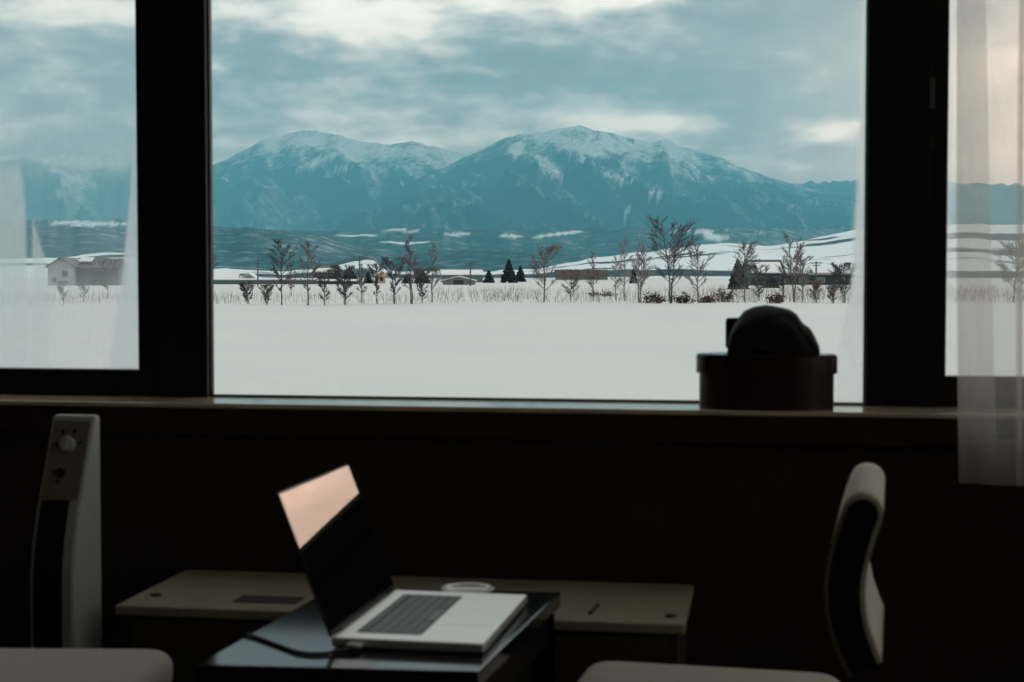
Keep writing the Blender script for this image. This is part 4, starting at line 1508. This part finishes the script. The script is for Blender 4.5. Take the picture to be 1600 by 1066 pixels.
for i in range(nsec):
    for k in range(nang):
        a = i * (nang + 1) + k
        fs.append((a, a + 1, a + nang + 2, a + nang + 1))
    fs.append((i * (nang + 1), (i + 1) * (nang + 1), (i + 1) * (nang + 1) + nang, i * (nang + 1) + nang))
fs.append(tuple(range(nang + 1)))
fs.append(tuple(nsec * (nang + 1) + k for k in range(nang, -1, -1)))
cr_ = MB()
cr_.v, cr_.f = vs, fs
crown = cr_.build('crown', M['hat'], hat, smooth=True)
# peak: a stiff bill pointing right, and the ear flap band along the lower edge
bill = MB()
bv, bf = [], []
for i in range(9):
    t = i / 8
    x = hx(1245) + (hx(1281) - hx(1245)) * t
    wd = 0.050 * math.sqrt(max(0.0, 1 - t ** 2.4)) + 0.003
    zc = 0.026 * (1 - t) + 0.006
    for k in range(9):
        y = wd * (k / 4 - 1)
        bv.append((x, y, zc + 0.006 - 0.006 * (k / 4 - 1) ** 2))
    for k in range(9):
        y = wd * (k / 4 - 1)
        bv.append((x, y, max(0.0005, zc - 0.004 - 0.006 * (k / 4 - 1) ** 2)))
for i in range(8):
    for k in range(8):
        a, b = i * 18 + k, (i + 1) * 18 + k
        bf.append((a, a + 1, b + 1, b))
        bf.append((a + 9, b + 9, b + 10, a + 10))
    bf.append((i * 18, (i + 1) * 18, (i + 1) * 18 + 9, i * 18 + 9))
    bf.append((i * 18 + 8, i * 18 + 17, (i + 1) * 18 + 17, (i + 1) * 18 + 8))
bf.append(tuple(list(range(9)) + list(range(17, 8, -1))))
bf.append(tuple(list(range(8 * 18, 8 * 18 + 9)) + list(range(8 * 18 + 17, 8 * 18 + 8, -1))))
bill.v, bill.f = bv, bf
bill.build('peak', M['hat'], hat, smooth=True)
flap_pts = []
for k in range(17):
    a = math.pi * (0.55 + 0.9 * k / 16) + math.pi * 0.5
    flap_pts.append((hx(1197) + 0.070 * math.cos(a), 0.055 * math.sin(a), 0.013 + 0.004 * math.sin(k * 1.3)))
MB().tube(flap_pts, 0.012, 8).build('rolled_band', M['hat'], hat, smooth=True)
tag(hat, 'crumpled black cap with short peak lying on the bentwood box', 'hat')

dv = empty('small_black_device', to_world(bs + hx(1144), 0.158, ztop), -TH)
dm = MB().box(-0.018, 0.05, -0.010, 0.010, 0.008, 0.008 + 50 * hk).build('casing', M['black_plastic'], dv, bevel=0.008, seg=5)
MB().box(-0.012, 0.045, -0.011, 0.011, 0.0, 0.009).build('stand', M['black_plastic'], dv, bevel=0.002)
tag(dv, 'small black rounded device standing behind the left side of the cap', 'device')


# ------------------------------------------------------------------ sheer curtain in front of the right window
def curtain_mat():
    m = bpy.data.materials.new('sheer_curtain_cloth')
    m.use_nodes = True
    t = NT(m.node_tree)
    t.n.clear()
    tcn = t.n.new('ShaderNodeTexCoord')
    mp = t.n.new('ShaderNodeMapping')
    mp.inputs['Scale'].default_value = (1, 1, 0.25)
    t.l.new(tcn.outputs['Object'], mp.inputs[0])
    n1 = t.noise(mp.outputs[0], 45.0, 4.0, 0.6)
    tr = t.n.new('ShaderNodeBsdfTransparent')
    tr.inputs[0].default_value = (0.98, 0.97, 0.96, 1)
    tl = t.n.new('ShaderNodeBsdfTranslucent')
    tl.inputs[0].default_value = (0.99, 0.95, 0.89, 1)
    df = t.n.new('ShaderNodeBsdfDiffuse')
    df.inputs[0].default_value = (0.80, 0.77, 0.71, 1)
    m1 = t.n.new('ShaderNodeMixShader')
    m1.inputs[0].default_value = 0.35
    t.l.new(tl.outputs[0], m1.inputs[1])
    t.l.new(df.outputs[0], m1.inputs[2])
    m2 = t.n.new('ShaderNodeMixShader')
    t.l.new(t.m('ADD', 0.28, t.m('MULTIPLY', n1, 0.14)), m2.inputs[0])
    t.l.new(tr.outputs[0], m2.inputs[1])
    t.l.new(m1.outputs[0], m2.inputs[2])
    ou = t.n.new('ShaderNodeOutputMaterial')
    t.l.new(m2.outputs[0], ou.inputs[0])
    return m


M['curtain'] = curtain_mat()
dC = -0.075
cs0 = wall_sz(1491, 300, dC)[0]
z_hem = wall_sz(1540, 757, dC)[1]
cs_low = wall_sz(1499, 740, dC)[0]


def curtain_sheet(name, parent, path_fn, n, z0, z1, nz):
    vs, fs = [], []
    for j in range(nz + 1):
        z = z0 + (z1 - z0) * j / nz
        for i in range(n + 1):
            s, d = path_fn(i / n, z)
            vs.append((s, d, z))
    for j in range(nz):
        for i in range(n):
            a = j * (n + 1) + i
            fs.append((a, a + 1, a + n + 2, a + n + 1))
    m = MB()
    m.v, m.f = vs, fs
    return m.build(name, M['curtain'], parent, smooth=True)


cur = empty('sheer_curtain', W0, -TH)
pxs = wall_sz(1500, 400, dC)[0] - wall_sz(1499, 400, dC)[0]     # metres per pixel there


def edge(z):
    t = (2.05 - z) / (2.05 - z_hem)
    return cs0 + (cs_low - cs0) * t ** 2


def path_main(u, z):
    t = (2.05 - z) / (2.05 - z_hem)
    s = edge(z) + u * 2.0 * (1.0 + 0.05 * t)
    ph = (s - cs0) / pxs
    d = dC + 0.010 * math.sin(ph / 18.0 + 0.6) * min(1, ph / 40 + 0.1) + 0.012 * math.sin(ph / 41.0 + 1 + z * 0.5)
    return s, d


def path_hemside(u, z):
    t = (2.05 - z) / (2.05 - z_hem)
    wv = (38 + 20 * t) * pxs
    s = edge(z) + 0.002 + u * wv
    return s, path_main((s - edge(z)) / 2.0, z)[1] - 0.006 - 0.004 * math.sin(u * 3.0 + z * 3)


def path_fold(u, z):
    # a narrow pleat folded over itself
    s0 = edge(z) + (96 - 6 * (2.05 - z)) * pxs
    s = s0 + (0.5 - 0.5 * math.cos(u * math.pi * 2)) * 7 * pxs + u * 3 * pxs
    return s, dC - 0.012 - 0.012 * math.sin(u * math.pi)


curtain_sheet('curtain_cloth', cur, path_main, 160, z_hem, 2.10, 40)
curtain_sheet('side_hem', cur, path_hemside, 12, z_hem, 2.10, 40)['label'] = 'doubled side edge of the sheer cloth'
curtain_sheet('pleat', cur, path_fold, 12, z_hem, 2.10, 40)
hem_h = 0.10
curtain_sheet('bottom_hem', cur, lambda u, z: (path_main(u, z)[0], path_main(u, z)[1] - 0.004), 160, z_hem, z_hem + hem_h, 4)
MB().tube([(cs0 - 0.1, dC, 2.115), (SR - 0.05, dC, 2.115)], 0.012, 10).build('curtain_rail', M['pole'], cur)
tag(cur, 'pale sheer curtain hanging in front of the right window', 'curtain')
